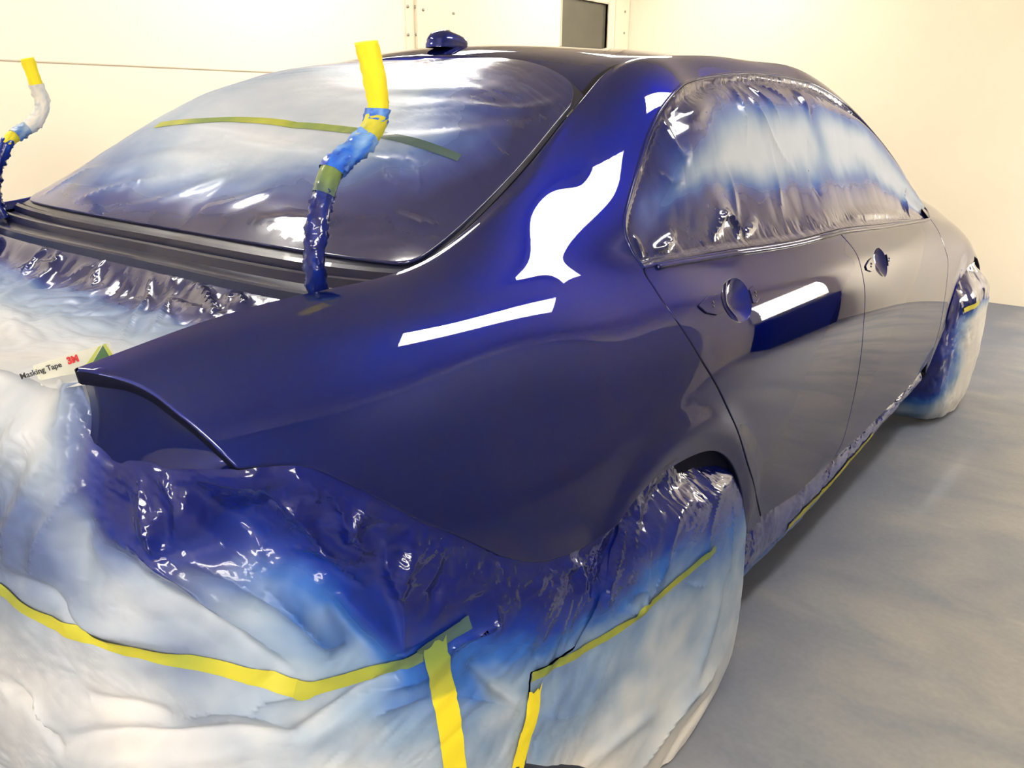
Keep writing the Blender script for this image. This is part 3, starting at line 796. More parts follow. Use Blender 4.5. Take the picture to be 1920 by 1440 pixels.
ribbon('tape_strip', tsheet([(994, 1284), (989, 1330), (978, 1375), (962, 1438)]), .029, wheel_pos, lambda q: np.zeros(len(q)), wheel_film, lift=.006, torn=.014, label='short bright yellow strip of tape at the edge')
ribbon('tape_strip', tsheet([(988, 1264), (1030, 1246), (1085, 1222), (1140, 1188), (1190, 1150), (1230, 1116), (1265, 1086), (1300, 1056), (1335, 1026)]), .0165, wheel_pos, dull(.95), wheel_film, lift=.004)

# ---- front wheel film
def fbag(p):
    s, z = p[:, 0]*4, p[:, 1]
    q = np.array([(.70, 2.27), (.83, 2.31), (.886, 2.42), (.912, 2.60), (.918, 2.80), (.90, 2.95), (.85, 3.02), (.72, 3.05)])
    k = np.linspace(0, 1.6, len(q)); c = nspline(k, q, s)
    half = np.interp(z, [0, .05, .12, .2, .3, .4, .5, .6, .66], [.19, .27, .33, .36, .38, .38, .37, .31, .22])/.385
    x = c[:, 0]+.020*np.sin(np.clip(z/.66, 0, 1)*math.pi)-.06*sm(.55, .68, z)-.02*(1-sm(0, .1, z)); y = 2.66+(c[:, 1]-2.66)*half
    d = crumple(p[:, 0]*30, z*10, 61, 3, 1.4, 1.8)*.012+fbm(p[:, 0]*16, z*4, 62, 2)*.012
    n = np.stack([np.sin((s/1.6)*math.pi), -np.cos((s/1.6)*math.pi), 0*s], 1)
    return np.stack([x, y, z], 1)+n*d[:, None]
def fbag_b(p):
    s, z = p[:, 0]*4/1.6, p[:, 1]
    return np.clip(1.05-1.15*sm(.10, .52, s+fbm(s*3, z*5, 65, 3)*.10)*(1-sm(.44, .56, z))-.1*sm(.3, .1, z)-.55*sm(.2, .06, z)*(1-sm(.2, .4, s))+fbm(s*6, z*9, 66, 3)*.15, 0, 1)
front_film = panel('front_wheel_masking_film', np.array([(.0, .012), (.4, .012), (.4, .672), (.0, .672)]), num_surf(fbag), FILM, None, grid=.0065, step=.007, gap=0, flange=0, cols=lambda p: film_cols(fbag_b(p)))
tag(front_film, 'white and blue plastic film bag over the front wheel', 'plastic sheet')
tfb = surf_tree(fbag, (0, .01), (.4, .67), .01)
ribbon('tape_strip', tfb([(1806, 583), (1820, 576), (1834, 566)]), .02, fbag, lambda q: np.full(len(q), .25), front_film, lift=.004)

# ---- sill film strip under the doors
_st = np.array([(.40, .335, .858), (.55, .318, .860), (.8, .295, .857), (1.1, .288, .855), (1.4, .288, .855), (1.8, .300, .854), (2.18, .315, .852)])
_sb = np.array([(.40, .155, .835), (.55, .145, .836), (.8, .148, .838), (1.1, .162, .84), (1.4, .192, .84), (1.8, .228, .84), (2.18, .255, .838)])
def sill(p):
    Y, v = p[:, 0], p[:, 1]/.15
    zt = np.interp(Y, _st[:, 0], _st[:, 1]); zb_ = np.interp(Y, _sb[:, 0], _sb[:, 1]); xt = np.interp(Y, _st[:, 0], _st[:, 2])-.012; xb = np.interp(Y, _sb[:, 0], _sb[:, 2])
    c = crumple(Y*14, v*1.6, 71, 3, .1, 2.2)*.008+crumple(Y*34, v*4, 72, 2)*.016*(1-sm(.45, .62, Y))
    bul = .014*np.sin(math.pi*np.clip(v, 0, 1))
    return np.stack([xt*v+xb*(1-v)+bul+c, Y, zt*v+zb_*(1-v)], 1)
sill_film = panel('sill_masking_film', np.array([(.43, 0), (2.17, 0), (2.17, .15), (.43, .15)]), num_surf(sill), FILM, None, grid=.008, step=.008, gap=0, flange=0,
                  cols=lambda p: film_cols(.80+.2*p[:, 1]/.15+fbm(p[:, 0]*6, p[:, 1]*20, 75, 3)*.12-.25*(1-sm(.01, .05, p[:, 1]))))
tag(sill_film, 'dark blue plastic film strip taped along the sill under the doors', 'plastic sheet')
def sillv(y0, y1, v0, v1): return np.stack([np.linspace(y0, y1, 30), np.linspace(v0, v1, 30)*.15], 1)
ribbon('tape_strip', sillv(.80, 1.55, .26, .38), .030, sill, lambda q: .30+.25*np.abs(q[:, 0]-1.1), sill_film, lift=.003)

# ---- rear window film
trw = surf_tree(rw, (-.62, 0), (.62, .70), .02)
def TR(pts): return smoothline(trw(pts), .01)
RW_FOLDS = [
 (TR([(640, 250), (800, 265), (1000, 240)]), .006, .03, 'g'),
 (TR([(330, 240), (500, 262), (660, 300), (860, 330)]), .006, .020, 'r'),
 (TR([(430, 260), (600, 285), (760, 290)]), .004, .012, 's'),
 (TR([(200, 330), (290, 300), (400, 300)]), .005, .02, 'g'),
 (TR([(70, 375), (150, 330), (220, 325)]), .005, .010, 'r'),
 (TR([(130, 385), (230, 350), (350, 330)]), .005, .010, 'r'),
 (TR([(220, 395), (330, 370), (440, 330)]), .004, .014, 'g'),
 (TR([(380, 395), (450, 385), (520, 360)]), .006, .016, 'g'),
 (TR([(480, 420), (560, 415), (620, 420)]), .006, .012, 'g'),
 (TR([(740, 400), (800, 425), (850, 428)]), .004, .010, 'r'),
 (TR([(760, 300), (790, 350), (780, 380)]), .005, .008, 'r'),
 (TR([(720, 310), (740, 350), (770, 370)]), .004, .008, 'r'),
 (TR([(900, 250), (950, 300), (980, 290)]), .004, .010, 'g'),
 (TR([(860, 200), (960, 210), (1050, 190)]), .005, .014, 'g'),
 (TR([(620, 160), (760, 175), (900, 170)]), .005, .020, 'g'),
]
def greyed(c, k):
    o = c['overspray']; g = (o@np.array([.25, .45, .30]))[:, None]*np.array([.97, .98, 1.12]); c['overspray'] = o*(1-k)+g*k; return c
def rwf(p, off=0):
    e = rwE(p)
    d = (fbm(p[:, 0]*4, p[:, 1]*6, 81, 2)*.004+crumple(p[:, 0]*4.5, p[:, 1]*7, 82, 3, .15, 1.8)*.0042+folds(p, RW_FOLDS)*.9)*sm(0, .05, e)
    return rw(p)+rwN(p)*(d+.004+off)[:, None]
def rwE(p):
    """distance in from the window edge"""
    u, v = np.abs(p[:, 0]), p[:, 1]
    return np.minimum(np.minimum((.615-u)*.95, v-.012), .695-v)
def rw_b(p):
    u, v = p[:, 0], p[:, 1]; n = fbm(u*4, v*5, 85, 4)*.22+fbm(u*13, v*15, 86, 3)*.08
    c = np.sqrt(((u+.06)/.52)**2+((v-.36)/.27)**2)
    ri = sm(-.35, .45, u-(v-.35)*.5)
    b = .27+(.32+.38*ri)*sm(.45, 1.45, c+n*.6)+n*.22+np.clip(folds(p, RW_FOLDS), -.01, .01)*-9
    b += .25*sm(.10, .0, rwE(p))
    return np.clip(b, .12, 1)
c8 = []
for (u, v, r) in ((.612, .012, .03), (.612, .690, .06), (-.612, .690, .06), (-.612, .012, .03)):
    su, sv = np.sign(u), (1 if v > .3 else -1); cu, cv = u-su*r, v-sv*r
    a0 = math.atan2(0, su); 
    for t in np.linspace(0, 1, 8):
        a = (t if (su*sv > 0) else 1-t)*math.pi/2
        c8.append((cu+su*r*math.cos(a), cv+sv*r*math.sin(a)))
rear_film = panel('rear_window_masking_film', np.array(c8), num_surf(rwf), FILM, None, grid=.0075, step=.008, gap=0, flange=.004, rounded=.002, cols=lambda p: greyed(film_cols(rw_b(p)), .35))
tag(rear_film, 'misty blue plastic film taped over the whole rear window', 'plastic sheet')
ribbon('tape_strip', trw([(295, 236), (360, 231), (425, 229), (520, 233), (610, 243), (660, 251)]), .020, rwf, lambda q: .50+.2*fbm(q[:, 0]*9, q[:, 1]*9, 88, 2), rear_film, lift=.0012)
ribbon('tape_strip', trw([(655, 250), (720, 260), (790, 277), (862, 302)]), .020, rwf, lambda q: .60+.3*sm(.2, .35, q[:, 0]), rear_film, lift=.0012)

# ---- side window film
dlo = np.vstack([DLOB, DLOT[::-1][1:-1]])
DLO = ccw(resample(dlo, .008, True))
def TBs(pts): return smoothline(tb(pts), .008)
SW_FOLDS = [
 (TBs([(1392, 165), (1430, 230), (1470, 290), (1505, 320)]), .006, .012, 'r'),
 (TBs([(1380, 160), (1388, 210), (1400, 260)]), .007, .010, 'r'),
 (TBs([(1405, 158), (1435, 195), (1455, 220)]), .007, .008, 'r'),
 (TBs([(1425, 155), (1460, 180), (1475, 195)]), .006, .008, 'r'),
 (TBs([(1360, 165), (1330, 195), (1290, 230), (1262, 255)]), .009, .018, 'g'),
 (TBs([(1345, 190), (1310, 225), (1262, 240)]), -.006, .012, 'g'),
 (TBs([(1250, 200), (1258, 255), (1275, 285), (1300, 280)]), .007, .010, 'r'),
 (TBs([(1490, 165), (1500, 190), (1510, 215)]), .007, .014, 'g'),
 (TBs([(1520, 260), (1530, 310), (1535, 350)]), -.006, .020, 'g'),
 (TBs([(1440, 260), (1460, 320), (1470, 380)]), .003, .012, 'g'),
 (TBs([(1360, 300), (1380, 350), (1390, 400)]), .003, .014, 'g'),
 (TBs([(1345, 440), (1350, 420), (1372, 402), (1388, 425), (1385, 448)]), .010, .007, 'r'),
 (TBs([(1232, 470), (1255, 455), (1272, 435)]), .008, .010, 'r'),
 (TBs([(1400, 440), (1410, 425), (1425, 410)]), .006, .007, 'r'),
 (TBs([(1195, 440), (1205, 460), (1210, 480)]), .006, .006, 'r'),
 (TBs([(1525, 425), (1550, 420), (1580, 418)]), .008, .010, 'r'),
 (TBs([(1600, 410), (1660, 402), (1690, 405)]), .005, .012, 'g'),
 (TBs([(1695, 350), (1702, 380), (1712, 405)]), .008, .008, 'r'),
 (TBs([(1240, 320), (1265, 340), (1290, 330)]), .005, .010, 'r'),
]
def sw_edge(p): return dist_poly(DLO, p, True)[0]
def swf(p):
    e = sw_edge(p); P, N = body(p)
    inner = sm(.022, .05, e)
    d = (crumple(p[:, 0]*3, p[:, 1]*3.5, 91, 3, 1.2, 2.0)*.0045+fbm(p[:, 0]*4, p[:, 1]*6, 92, 2)*.004)*inner+folds(p, SW_FOLDS)*1.7*sm(.006, .03, e)
    d += crumple(p[:, 0]*18, p[:, 1]*18, 93, 3)*.0028*(1-inner)*sm(.002, .008, e)
    d += -.010*sm(.004, .020, e)+.022*sm(.018, .10, e)*sm(5.8*TM, 6.6*TM, p[:, 1])
    return P+N*(d-.001)[:, None]
def sw_b(p):
    e = sw_edge(p); n = fbm(p[:, 0]*3.5, p[:, 1]*5, 95, 4)*.09+fbm(p[:, 0]*12, p[:, 1]*16, 96, 3)*.02
    up = (p[:, 1]-5*TM)/TM
    low = sm(-.05, .85, up+n*.8-.10*sm(1.0, .5, p[:, 0]))*(1-.55*sm(1.2, 1.95, up+n*2))
    c = sm(.022, .13, e+n*.5)
    lo = sm(.0, .07, e)
    b = 1-.80*c*low+n*.35
    b += .22*np.exp(-((p[:, 0]-(1.33-.1*up))/.05)**2)*sm(.4, 1.2, up)
    return np.clip(b, .14, 1)
side_film = panel('side_window_masking_film', DLO, num_surf(swf), FILM, None, grid=.0068, step=.006, gap=.004, flange=0, cols=lambda p: greyed(film_cols(sw_b(p)), .25))
tag(side_film, 'glossy blue plastic film stretched over both right side windows', 'plastic sheet')
# rubber trim line around the window opening
def trim_line(parent):
    P, N = body(resample(DLO, .01, True)); P = P-N*.001; P = np.vstack([P, P[:1]])
    V, F = tube_vf(P, .0040, 8); return mesh('window_trim', V, F[:-2], PAINT, parent)
trim_line(car)
# belt moulding lip under the glass
bp = DLOB[4:-3]; P, N = body(bp+[0, -.006]); 
V, F = tube_vf(P+N*.001, .0055, 10); mesh('belt_moulding', V, F, PAINT, car)

# ---- film in the boot opening
def half_wet(c): c['wet'] = c['wet']*.6; return c
TRUNK_FOLDS = []
def trunk(p):
    u, v = p[:, 0]/.64, p[:, 1]/.40
    Yc = np.interp(p[:, 0], us*.64, base[:, 1])-.088; Ye = -.905+.02*np.abs(u)**3
    e8z = e8(np.clip(Yc*(1-v)+Ye*v, -.9, -.4))[:, 2]-.028
    z0 = np.interp(p[:, 0], us*.64, base[:, 2])-.050; z = z0*(1-v)+.978*v-.045*np.sin(math.pi*np.clip(v, 0, 1))*(1-np.abs(u)**3)
    w = sm(.80, 1.0, np.abs(u)); z = z*(1-w)+np.minimum(e8z, z+.05)*w
    z -= .018*sm(.0, .12, v)*(1-sm(.12, .5, v))*(1-w)
    d = crumple(p[:, 0]*5, p[:, 1]*6, 101, 3, .5, 1.5)*.020*sm(0, .1, v)+fbm(p[:, 0]*4, p[:, 1]*5, 102, 2)*.012*sm(0, .15, v)
    if TRUNK_FOLDS: d += folds(p, TRUNK_FOLDS)*sm(0, .06, v)
    d += crumple(p[:, 0]*8, p[:, 1]*8, 103, 3, .3, 1.2)*.010*(1-sm(.15, .5, v))*sm(.06, .2, v)
    return np.stack([u*.648, Yc*(1-v)+Ye*v, z+d], 1)
def trunk_b(p):
    v = p[:, 1]/.40; u = p[:, 0]/.64
    n = fbm(p[:, 0]*5, p[:, 1]*6, 105, 4)*.22
    b = 1-.50*sm(.09, .25, v+n*.3)-.38*sm(.25, .75, v+n*.5)+.5*n*sm(.1, .3, v)
    b += .30*sm(.62, .95, u)*sm(1.0, .55, v)
    return np.clip(b, .03, 1)
_tt = surf_tree(trunk, (-.635, .002), (.635, .398), .02)
def TT(pts): return smoothline(_tt(pts), .008)
TRUNK_FOLDS = [
 (TT([(225, 640), (262, 590), (284, 520)]), .016, .010, 'r'), (TT([(320, 562), (350, 580), (402, 597)]), .012, .008, 'r'),
 (TT([(318, 560), (300, 600), (290, 622)]), .014, .010, 'r'), (TT([(372, 532), (388, 560), (406, 594)]), .016, .008, 'r'),
 (TT([(358, 540), (372, 530), (398, 535)]), .010, .008, 'r'), (TT([(434, 545), (430, 575)]), .010, .007, 'r'), (TT([(443, 545), (460, 582)]), .012, .007, 'r'),
 (TT([(430, 572), (450, 580), (462, 584)]), .008, .006, 'r'), (TT([(40, 520), (75, 480), (92, 470)]), .012, .010, 'r'), (TT([(70, 495), (104, 495), (108, 475)]), .012, .008, 'r'),
 (TT([(0, 560), (60, 535), (100, 500)]), .010, .014, 'g'), (TT([(130, 520), (150, 510), (175, 512), (176, 535)]), .010, .010, 'r'), (TT([(20, 600), (100, 590), (200, 590)]), -.008, .012, 'g'),
 (TT([(188, 490), (205, 470), (212, 455)]), .014, .012, 'r'), (TT([(240, 500), (262, 480), (300, 478)]), .016, .012, 'r'), (TT([(320, 520), (340, 500), (350, 495)]), .014, .010, 'r'), (TT([(60, 425), (100, 440), (112, 460)]), .010, .012, 'r'), (TT([(330, 530), (312, 490), (318, 482)]), .012, .007, 'r'),
]
trunk_film = panel('boot_masking_film', np.array([(-.635, .002), (.635, .002), (.635, .398), (-.635, .398)]), num_surf(trunk), FILM, None, grid=.006, step=.008, gap=0, flange=0, cols=lambda p: half_wet(greyed(film_cols(trunk_b(p)), .3)))
tag(trunk_film, 'creased pale blue plastic film filling the open boot', 'plastic sheet')

# ---- boot hinges wrapped in tape and film
HW = [(597, 548), (586, 500), (587, 450), (594, 405), (607, 365), (625, 322), (655, 292), (688, 262), (702, 232), (706, 205), (700, 165), (693, 125), (684, 78)]
hp = np.array([hit(*q, 0, .572) for q in HW]); 
def hinge(sgn):
    P = smoothline(hp, .004); n = len(P); t = np.linspace(0, 1, n); P[:, 0] = sgn*(P[:, 0]+.006*np.sin(t*9)); P[:, 2] += .014*(sgn < 0)
    root = thing_part('boot_hinge', car)
    f = num = None
    spans = [('film_wrap', 0, .40, .018, (0, 1)), ('tape_wrap', .36, .48, .0190, (.85, .55)), ('film_wrap', .45, .66, .0215, (.66, .42)), ('tape_wrap', .63, .74, .0198, (.42, .25)), ('film_wrap', .72, .77, .0205, (.5, .5)), ('tape_wrap', .75, 1.0, .0172, (0, 0))]
    if sgn < 0: spans = [('film_wrap', 0, .45, .017, (0, 1)), ('tape_wrap', .42, .52, .0168, (.3, .1)), ('film_wrap', .49, .60, .019, (.55, .3)), ('film_wrap', .58, .86, .0195, (.10, .02)), ('tape_wrap', .84, 1.0, .0165, (0, 0))]
    for nm, a, b, r, bb in spans:
        i0, i1 = int(a*(n-1)), int(b*(n-1))+1; Q = P[i0:i1]; m = len(Q); seg = 22
        ta = np.repeat(t[i0:i1], seg); an = np.tile(np.linspace(0, 2*math.pi, seg, endpoint=False), m)
        rough = 1.0 if nm == 'film_wrap' else .35
        dr = (crumple(np.cos(an)*1.6+5, ta*26+np.sin(an)*1.6, 111, 3)*.0115)*rough
        T = unit(np.gradient(Q, axis=0)); A = np.tile([[1., 0, 0]], (m, 1)); B = np.cross(T, A)
        fl = 1+.20*sm(.75, .9, t[i0:i1])
        ra = (np.repeat(r*fl, seg)+dr)[:, None]; rb = (np.repeat(np.full(m, r*.80), seg)+dr)[:, None]
        V = np.repeat(Q, seg, 0)+np.cos(an)[:, None]*ra*np.repeat(A, seg, 0)+np.sin(an)[:, None]*rb*np.repeat(B, seg, 0)
        F = []
        for i in range(m-1):
            for j in range(seg): k = (j+1) % seg; F.append((i*seg+j, i*seg+k, (i+1)*seg+k, (i+1)*seg+j))
        if b == 1.0: F.append(tuple((m-1)*seg+j for j in range(seg)))
        if nm == 'tape_wrap':
            bv = np.interp(ta, [a, b], bb)+fbm(np.cos(an)*2, ta*20+np.sin(an)*2, 113, 2)*.15*(bb[0] > 0)
            mesh(nm, V, F, TAPE, root, cols=tape_cols(bv))
        else:
            if bb == (0, 1): bv = np.interp(ta, [0, .30, .40], [1, .95, .82])
            else: bv = np.interp(ta, [a, b], bb)
            c = film_cols(np.clip(bv+fbm(np.cos(an)*2, ta*14+np.sin(an)*2, 114, 3)*.25, 0, 1))
            if bb not in ((0, 1),):
                c['overspray'] = c['overspray']*np.array([.75, 1.05, 1.45]) if sgn > 0 else c['overspray']
            mesh(nm, V, F, FILM, root, cols=c)
def thing_part(name, parent):
    o = bpy.data.objects.new(name, None); COL.objects.link(o); o.parent = parent; o.empty_display_size = .05; return o
hinge(1); hinge(-1)

# ---- printed tape packet lying in the boot against the rear lip
def packet():
    zt = .996
    a = hit(66, 684, 2, zt-.002); b = hit(205, 642, 2, zt+.002); ex = unit(b-a)
    vw = unit(CAM-(a+b)/2); ez = unit(vw-ex*(vw@ex)); ey = np.cross(ez, ex)
    L = np.linalg.norm(b-a); H = .026; T = .006
    o0 = b-ey*H*.5
    t = thing('tape_packet', 'printed white and green packet lying in the boot behind the rear lip', 'packet', tuple(o0))
    def W(x, y, z): return o0+ex*x+ey*y+ez*z
    pw = simple('packet_white', (.62, .62, .54), .4); pg = simple('packet_green', (.06, .13, .06), .4); pl = simple('packet_lime', (.42, .46, .10), .4)
    red = simple('packet_red_ink', (.45, .03, .03), .4); blk = simple('packet_black_ink', (.03, .03, .035), .4)
    V = [W(x, y, z) for x in (-L, 0) for y in (-H/2, H/2) for z in (-T, 0)]
    F = [(0, 1, 3, 2), (4, 6, 7, 5), (0, 4, 5, 1), (2, 3, 7, 6), (0, 2, 6, 4), (1, 5, 7, 3)]
    mesh('carton', V, F, pw, t, smooth=False)
    mesh('green_panel', [W(-.040, -H*.46, .0004), W(-.006, -H*.46, .0004), W(-.010, H*.46, .0004)], [(0, 1, 2)], pg, t, smooth=False)
    mesh('lime_border', [W(-.010, H*.5, .0006), W(-.006, -H*.5, .0006), W(0, -H*.5, .0006), W(-.006, H*.5, .0006), W(-.052, -H*.5, .0003), W(-.040, -H*.46, .0003), W(-.012, H*.46, .0003), W(-.016, H*.46, .0003)], [(0, 1, 2, 3), (4, 5, 6, 7)], pl, t, smooth=False)
    def text(name, s, x, y, h, mat, bold=0):
        cu = bpy.data.curves.new(name, 'FONT'); cu.body = s; cu.size = h; cu.extrude = .0001; cu.align_x = 'LEFT'; cu.offset = bold
        tmp = bpy.data.objects.new(name, cu); COL.objects.link(tmp)
        dg = bpy.context.evaluated_depsgraph_get(); me = bpy.data.meshes.new_from_object(tmp.evaluated_get(dg)); bpy.data.objects.remove(tmp)
        n = len(me.vertices); co = np.zeros(n*3, np.float32); me.vertices.foreach_get('co', co); co = co.reshape(-1, 3)
        F = [tuple(p.vertices) for p in me.polygons]
        V = [W(x+c[0], y+c[1], .0010+c[2]) for c in co]
        return mesh(name, V, F, mat, t, smooth=False)
    text('lettering', 'Masking Tape', -.122, .0015, .0094, blk, .0002)
    text('emblem', '3M', -.062, .002, .0115, red, .0007)
packet()
# ================================================================== THE BOOTH
def wall_mat(name, col, rough=.55):
    return simple(name, col, rough, noise=.03, nscale=1.3)
WALL = wall_mat('cream_wall_paint', (.87, .785, .63))
TRIMW = simple('cream_door_paint', (.82, .73, .56), .45)
XL, XR, YF, YB, ZC = -2.57, 2.45, 5.35, -3.3, 2.75
box('wall_left', (XL-.1, YB, 0), (XL, YF, ZC), WALL, kind='structure')
box('wall_right', (XR, YB, 0), (XR+.1, YF, ZC), WALL, kind='structure')
box('wall_front', (XL-.1, YF, 0), (XR+.1, YF+.1, ZC), WALL, kind='structure')
box('wall_back', (XL-.1, YB-.1, 0), (XR+.1, YB, ZC), WALL, kind='structure')
box('ceiling', (XL-.1, YB-.1, ZC), (XR+.1, YF+.1, ZC+.1), WALL, kind='structure')
def floor_mat():
    m, nt, b = newmat('concrete_floor')
    L = nt.links; tc = nt.nodes.new('ShaderNodeTexCoord')
    def noise(scale, det=4, dist=0):
        n = nt.nodes.new('ShaderNodeTexNoise'); n.inputs['Scale'].default_value = scale; n.inputs['Detail'].default_value = det; n.inputs['Distortion'].default_value = dist
        L.new(tc.outputs['Object'], n.inputs['Vector']); return n
    mpg = nt.nodes.new('ShaderNodeMapping'); mpg.inputs['Scale'].default_value = (.75, 1.5, 1); mpg.inputs['Rotation'].default_value = (0, 0, .25); L.new(tc.outputs['Object'], mpg.inputs['Vector'])
    n1 = noise(2.2, 6, .9); L.new(mpg.outputs[0], n1.inputs['Vector'])
    r = nt.nodes.new('ShaderNodeValToRGB'); e = r.color_ramp.elements
    e[0].position = .33; e[0].color = (.21, .225, .25, 1); e[1].position = .66; e[1].color = (.385, .365, .33, 1)
    x = e.new(.5); x.color = (.305, .30, .295, 1)
    L.new(n1.outputs['Fac'], r.inputs['Fac'])
    # overspray: bluer close to the car side
    sx = nt.nodes.new('ShaderNodeSeparateXYZ'); L.new(tc.outputs['Object'], sx.inputs[0])
    n2 = noise(3.0, 4, .5)
    mr = nt.nodes.new('ShaderNodeMapRange'); mr.inputs['From Min'].default_value = .75; mr.inputs['From Max'].default_value = 1.5; mr.inputs['To Min'].default_value = .9; mr.inputs['To Max'].default_value = 0
    ad = nt.nodes.new('ShaderNodeMath'); ad.operation = 'MULTIPLY_ADD'; ad.inputs[1].default_value = .7; L.new(n2.outputs['Fac'], ad.inputs[0])
    sb = nt.nodes.new('ShaderNodeMath'); sb.operation = 'SUBTRACT'; sb.inputs[1].default_value = .35; L.new(sx.outputs['X'], ad.inputs[2]); L.new(ad.outputs[0], sb.inputs[0]); L.new(sb.outputs[0], mr.inputs['Value'])
    mx = nt.nodes.new('ShaderNodeMix'); mx.data_type = 'RGBA'; mx.inputs[7].default_value = (.10, .115, .17, 1)
    L.new(mr.outputs[0], mx.inputs[0]); L.new(r.outputs[0], mx.inputs[6])
    n3 = noise(60, 3); r3 = nt.nodes.new('ShaderNodeValToRGB'); r3.color_ramp.elements[0].position = .3; r3.color_ramp.elements[0].color = (.9, .9, .9, 1); r3.color_ramp.elements[1].position = .7
    L.new(n3.outputs['Fac'], r3.inputs['Fac'])
    mu = nt.nodes.new('ShaderNodeMix'); mu.data_type = 'RGBA'; mu.blend_type = 'MULTIPLY'; mu.inputs[0].default_value = 1
    L.new(mx.outputs[2], mu.inputs[6]); L.new(r3.outputs[0], mu.inputs[7]); L.new(mu.outputs[2], b.inputs['Base Color'])
    b.inputs['Roughness'].default_value = .55
    bp = nt.nodes.new('ShaderNodeBump'); bp.inputs['Strength'].default_value = .08; bp.inputs['Distance'].default_value = .003; L.new(n3.outputs['Fac'], bp.inputs['Height']); L.new(bp.outputs[0], b.inputs['Normal'])
    return m
box('floor', (XL-.1, YB-.1, -.1), (XR+.1, YF+.1, 0), floor_mat(), kind='structure')

# left wall: panel seam, door with a dark window, bolted hinge strip
SEAM = simple('seam_tan', (.55, .47, .35), .6); STEEL = simple('steel_bolt', (.45, .43, .40), .3, metal=.8)  # darker cream for the wall seam, window frame and trim strip
GLASSW = simple('dark_window_glass', (.085, .08, .058), .12, spec=.4, noise=.15, nscale=2)
box('trim_1', (XL, YB, 1.480), (XL+.004, 2.68, 1.485), SEAM, kind='structure')
def bolts(parent, pts, axis=0):
    for q in pts:
        P = np.array(q, float); V, F = tube_vf(np.array([P, P+[.006, 0, 0]]), .0095, 10); mesh('bolt', V, F, STEEL, parent)
hs = box('trim_2', (XL, 2.685, 0), (XL+.010, 2.755, 2.45), TRIMW, kind='structure')
bolts(hs, [hit(764, 12, 0, XL+.012), hit(778, 13, 0, XL+.012), hit(765, 65, 0, XL+.012), hit(780, 65, 0, XL+.012)])
y0, y1, z0, z1 = 4.335, 4.985, 1.25, 2.128
dr = box('door_1', (XL, 2.765, .02), (XL+.03, y0, 2.42), TRIMW, kind='structure')
box('door_leaf', (XL, y1, .02), (XL+.03, 5.10, 2.42), TRIMW, dr); box('door_leaf', (XL, y0, .02), (XL+.03, y1, z0), TRIMW, dr); box('door_leaf', (XL, y0, z1), (XL+.03, y1, 2.42), TRIMW, dr)
bolts(dr, [hit(793, 18, 0, XL+.03), hit(850, 25, 0, XL+.03)])
wn = box('window_1', (XL+.004, y0, z0), (XL+.010, y1, z1), GLASSW, kind='structure')
fr = [box_vf((XL+.010, a, b), (XL+.036, c, d)) for a, b, c, d in ((y0-.012, z0-.012, y0, z1+.012), (y1, z0-.012, y1+.012, z1+.012), (y0-.012, z1, y1+.012, z1+.012), (y0-.012, z0-.012, y1+.012, z0))]
V, F = merge(fr); mesh('window_frame', V, F, SEAM, wn, smooth=False)
box('trim_3', (XL, 5.105, 0), (XL+.016, 5.125, 2.45), SEAM, kind='structure')
pj = box('trim_4', (XL, 5.125, 0), (XL+.022, 5.34, 2.6), TRIMW, kind='structure')
bolts(pj, [hit(1172, 22, 0, XL+.024), hit(1170, 62, 0, XL+.024)])
# unseen grey panel added on the right wall to darken the quarter's reflection
box('grey_reflection_panel', (XR-.03, -1.35, .0), (XR, 2.6, 2.35), simple('grey_panel_paint', (.30, .28, .26), .5), kind='structure')
# unseen dark box added low on the right wall for the rear door's reflection
gx = box('dark_reflection_box', (XR-.16, 3.95, .0), (XR, 5.2, .58), DARK, kind='structure')

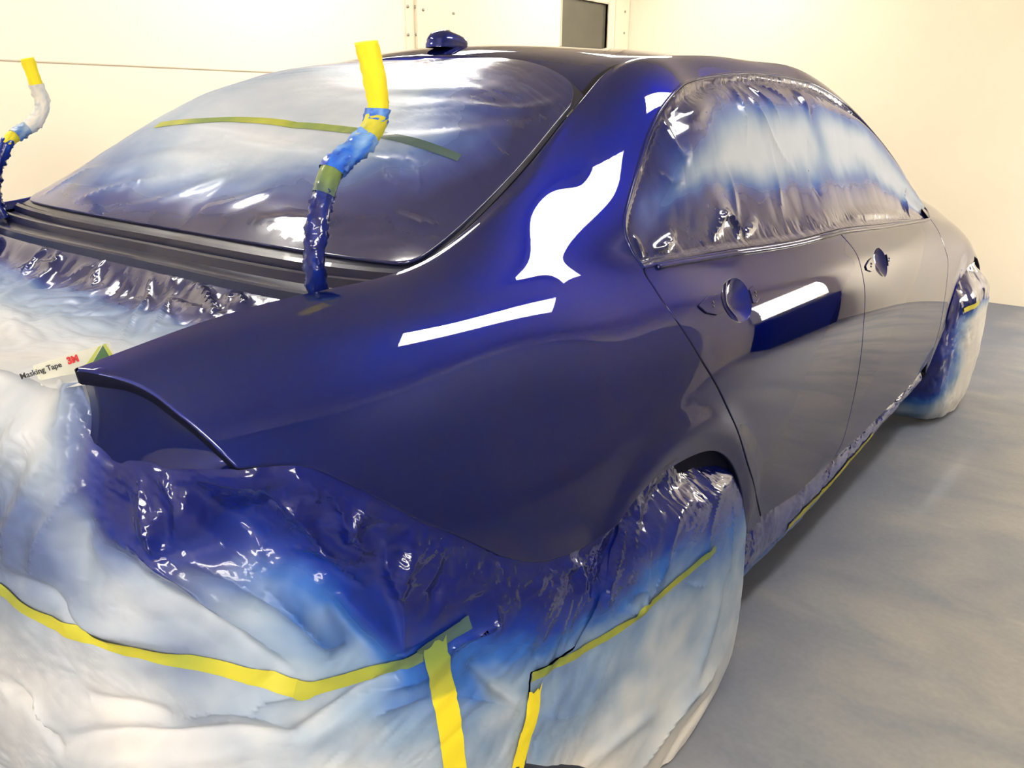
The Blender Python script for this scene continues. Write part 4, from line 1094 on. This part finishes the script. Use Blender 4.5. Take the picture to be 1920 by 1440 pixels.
# light fixtures: white steel trays with four tubes each
def emit(name, col, s):
    m, nt, b = newmat(name); b.inputs['Base Color'].default_value = (.9, .9, .9, 1)
    b.inputs['Emission Color'].default_value = (*col, 1); b.inputs['Emission Strength'].default_value = s; return m
TUBE = emit('lit_tube', (1.0, .955, .88), 58.0)
TRAY = simple('white_light_tray', (.85, .83, .78), .4)
def fixture(name, label, center, along, out, L=1.2, W=.36, n=4):
    """tray centred at center, long axis 'along', facing 'out'"""
    c = np.array(center, float); a = unit(np.array(along, float)); o = np.array(out, float); o = unit(o-a*(o@a)); s = np.cross(a, o)
    t = thing(name, label, 'light', tuple(c))
    def bx(a0, a1, s0, s1, o0, o1):
        V, F = box_vf((a0, s0, o0), (a1, s1, o1)); V = np.array(V); return c+V[:, :1]*a+V[:, 1:2]*s+V[:, 2:]*o, F
    V, F = merge([bx(-L/2, L/2, -W/2, W/2, -.03, -.02), bx(-L/2, L/2, -W/2-.012, -W/2, -.03, .045), bx(-L/2, L/2, W/2, W/2+.012, -.03, .045), bx(-L/2-.012, -L/2, -W/2-.012, W/2+.012, -.03, .045), bx(L/2, L/2+.012, -W/2-.012, W/2+.012, -.03, .045)])
    mesh('tray', V, F, TRAY, t, smooth=False)
    for k in range(n):
        q = (k-(n-1)/2)*W/n
        P = np.array([c+a*x+s*q+o*.01 for x in np.linspace(-L/2+.02, L/2-.02, 4)])
        V, F = tube_vf(P, .016, 10); mesh('tube', V, F, TUBE, t)
    return t
fixture('ceiling_light', 'white four-tube ceiling light over the doors, right of the car', (1.45, 1.65, ZC-.05), (0, 1, 0), (-.05, 0, -1), 1.32, .30)
for k, y in enumerate((-.9, 1.65, 4.2)):
    fixture('ceiling_light', ['white four-tube ceiling light over the tail, left of the car', 'white four-tube ceiling light over the doors, left of the car', 'white four-tube ceiling light over the bonnet, left of the car'][k], (-1.6, y, ZC-.05), (0, 1, 0), (.15, 0, -1), 1.25, .34)
fixture('wall_light', 'low white four-tube light on the right wall beyond the front door', (XR-.05, 4.5, .95), (0, 1, 0), (-1, 0, 0), 1.25, .60)
fixture('wall_light', 'unseen white four-tube light added high on the right wall for glints on the tail film', (XR-.05, -2.1, 1.75), (0, 1, 0), (-1, 0, -.1), 1.3, .34)  # added lamp, gives glints on the tail film creases
fixture('wall_light', 'unseen white two-tube light added on the wall behind the car for film glints', (.9, YB+.05, 2.0), (1, 0, 0), (0, 1, -.1), 1.25, .22, 2)  # added lamp, reflected by the rear-facing film folds
fixture('wall_light', 'unseen white two-tube light added low on the right wall for more film glints', (XR-.05, -2.2, .95), (0, 1, 0), (-1, 0, .1), 1.2, .20, 2)  # extra lamp added so more film crinkles glint

SC.view_settings.view_transform = 'Standard'
SC.view_settings.look = 'None'
SC.view_settings.exposure = 0.0
SC.cycles.use_denoising = True
SC.cycles.max_bounces = 8
w = bpy.data.worlds.new('world'); SC.world = w; w.use_nodes = True
w.node_tree.nodes['Background'].inputs[0].default_value = (.9, .85, .75, 1); w.node_tree.nodes['Background'].inputs[1].default_value = .05
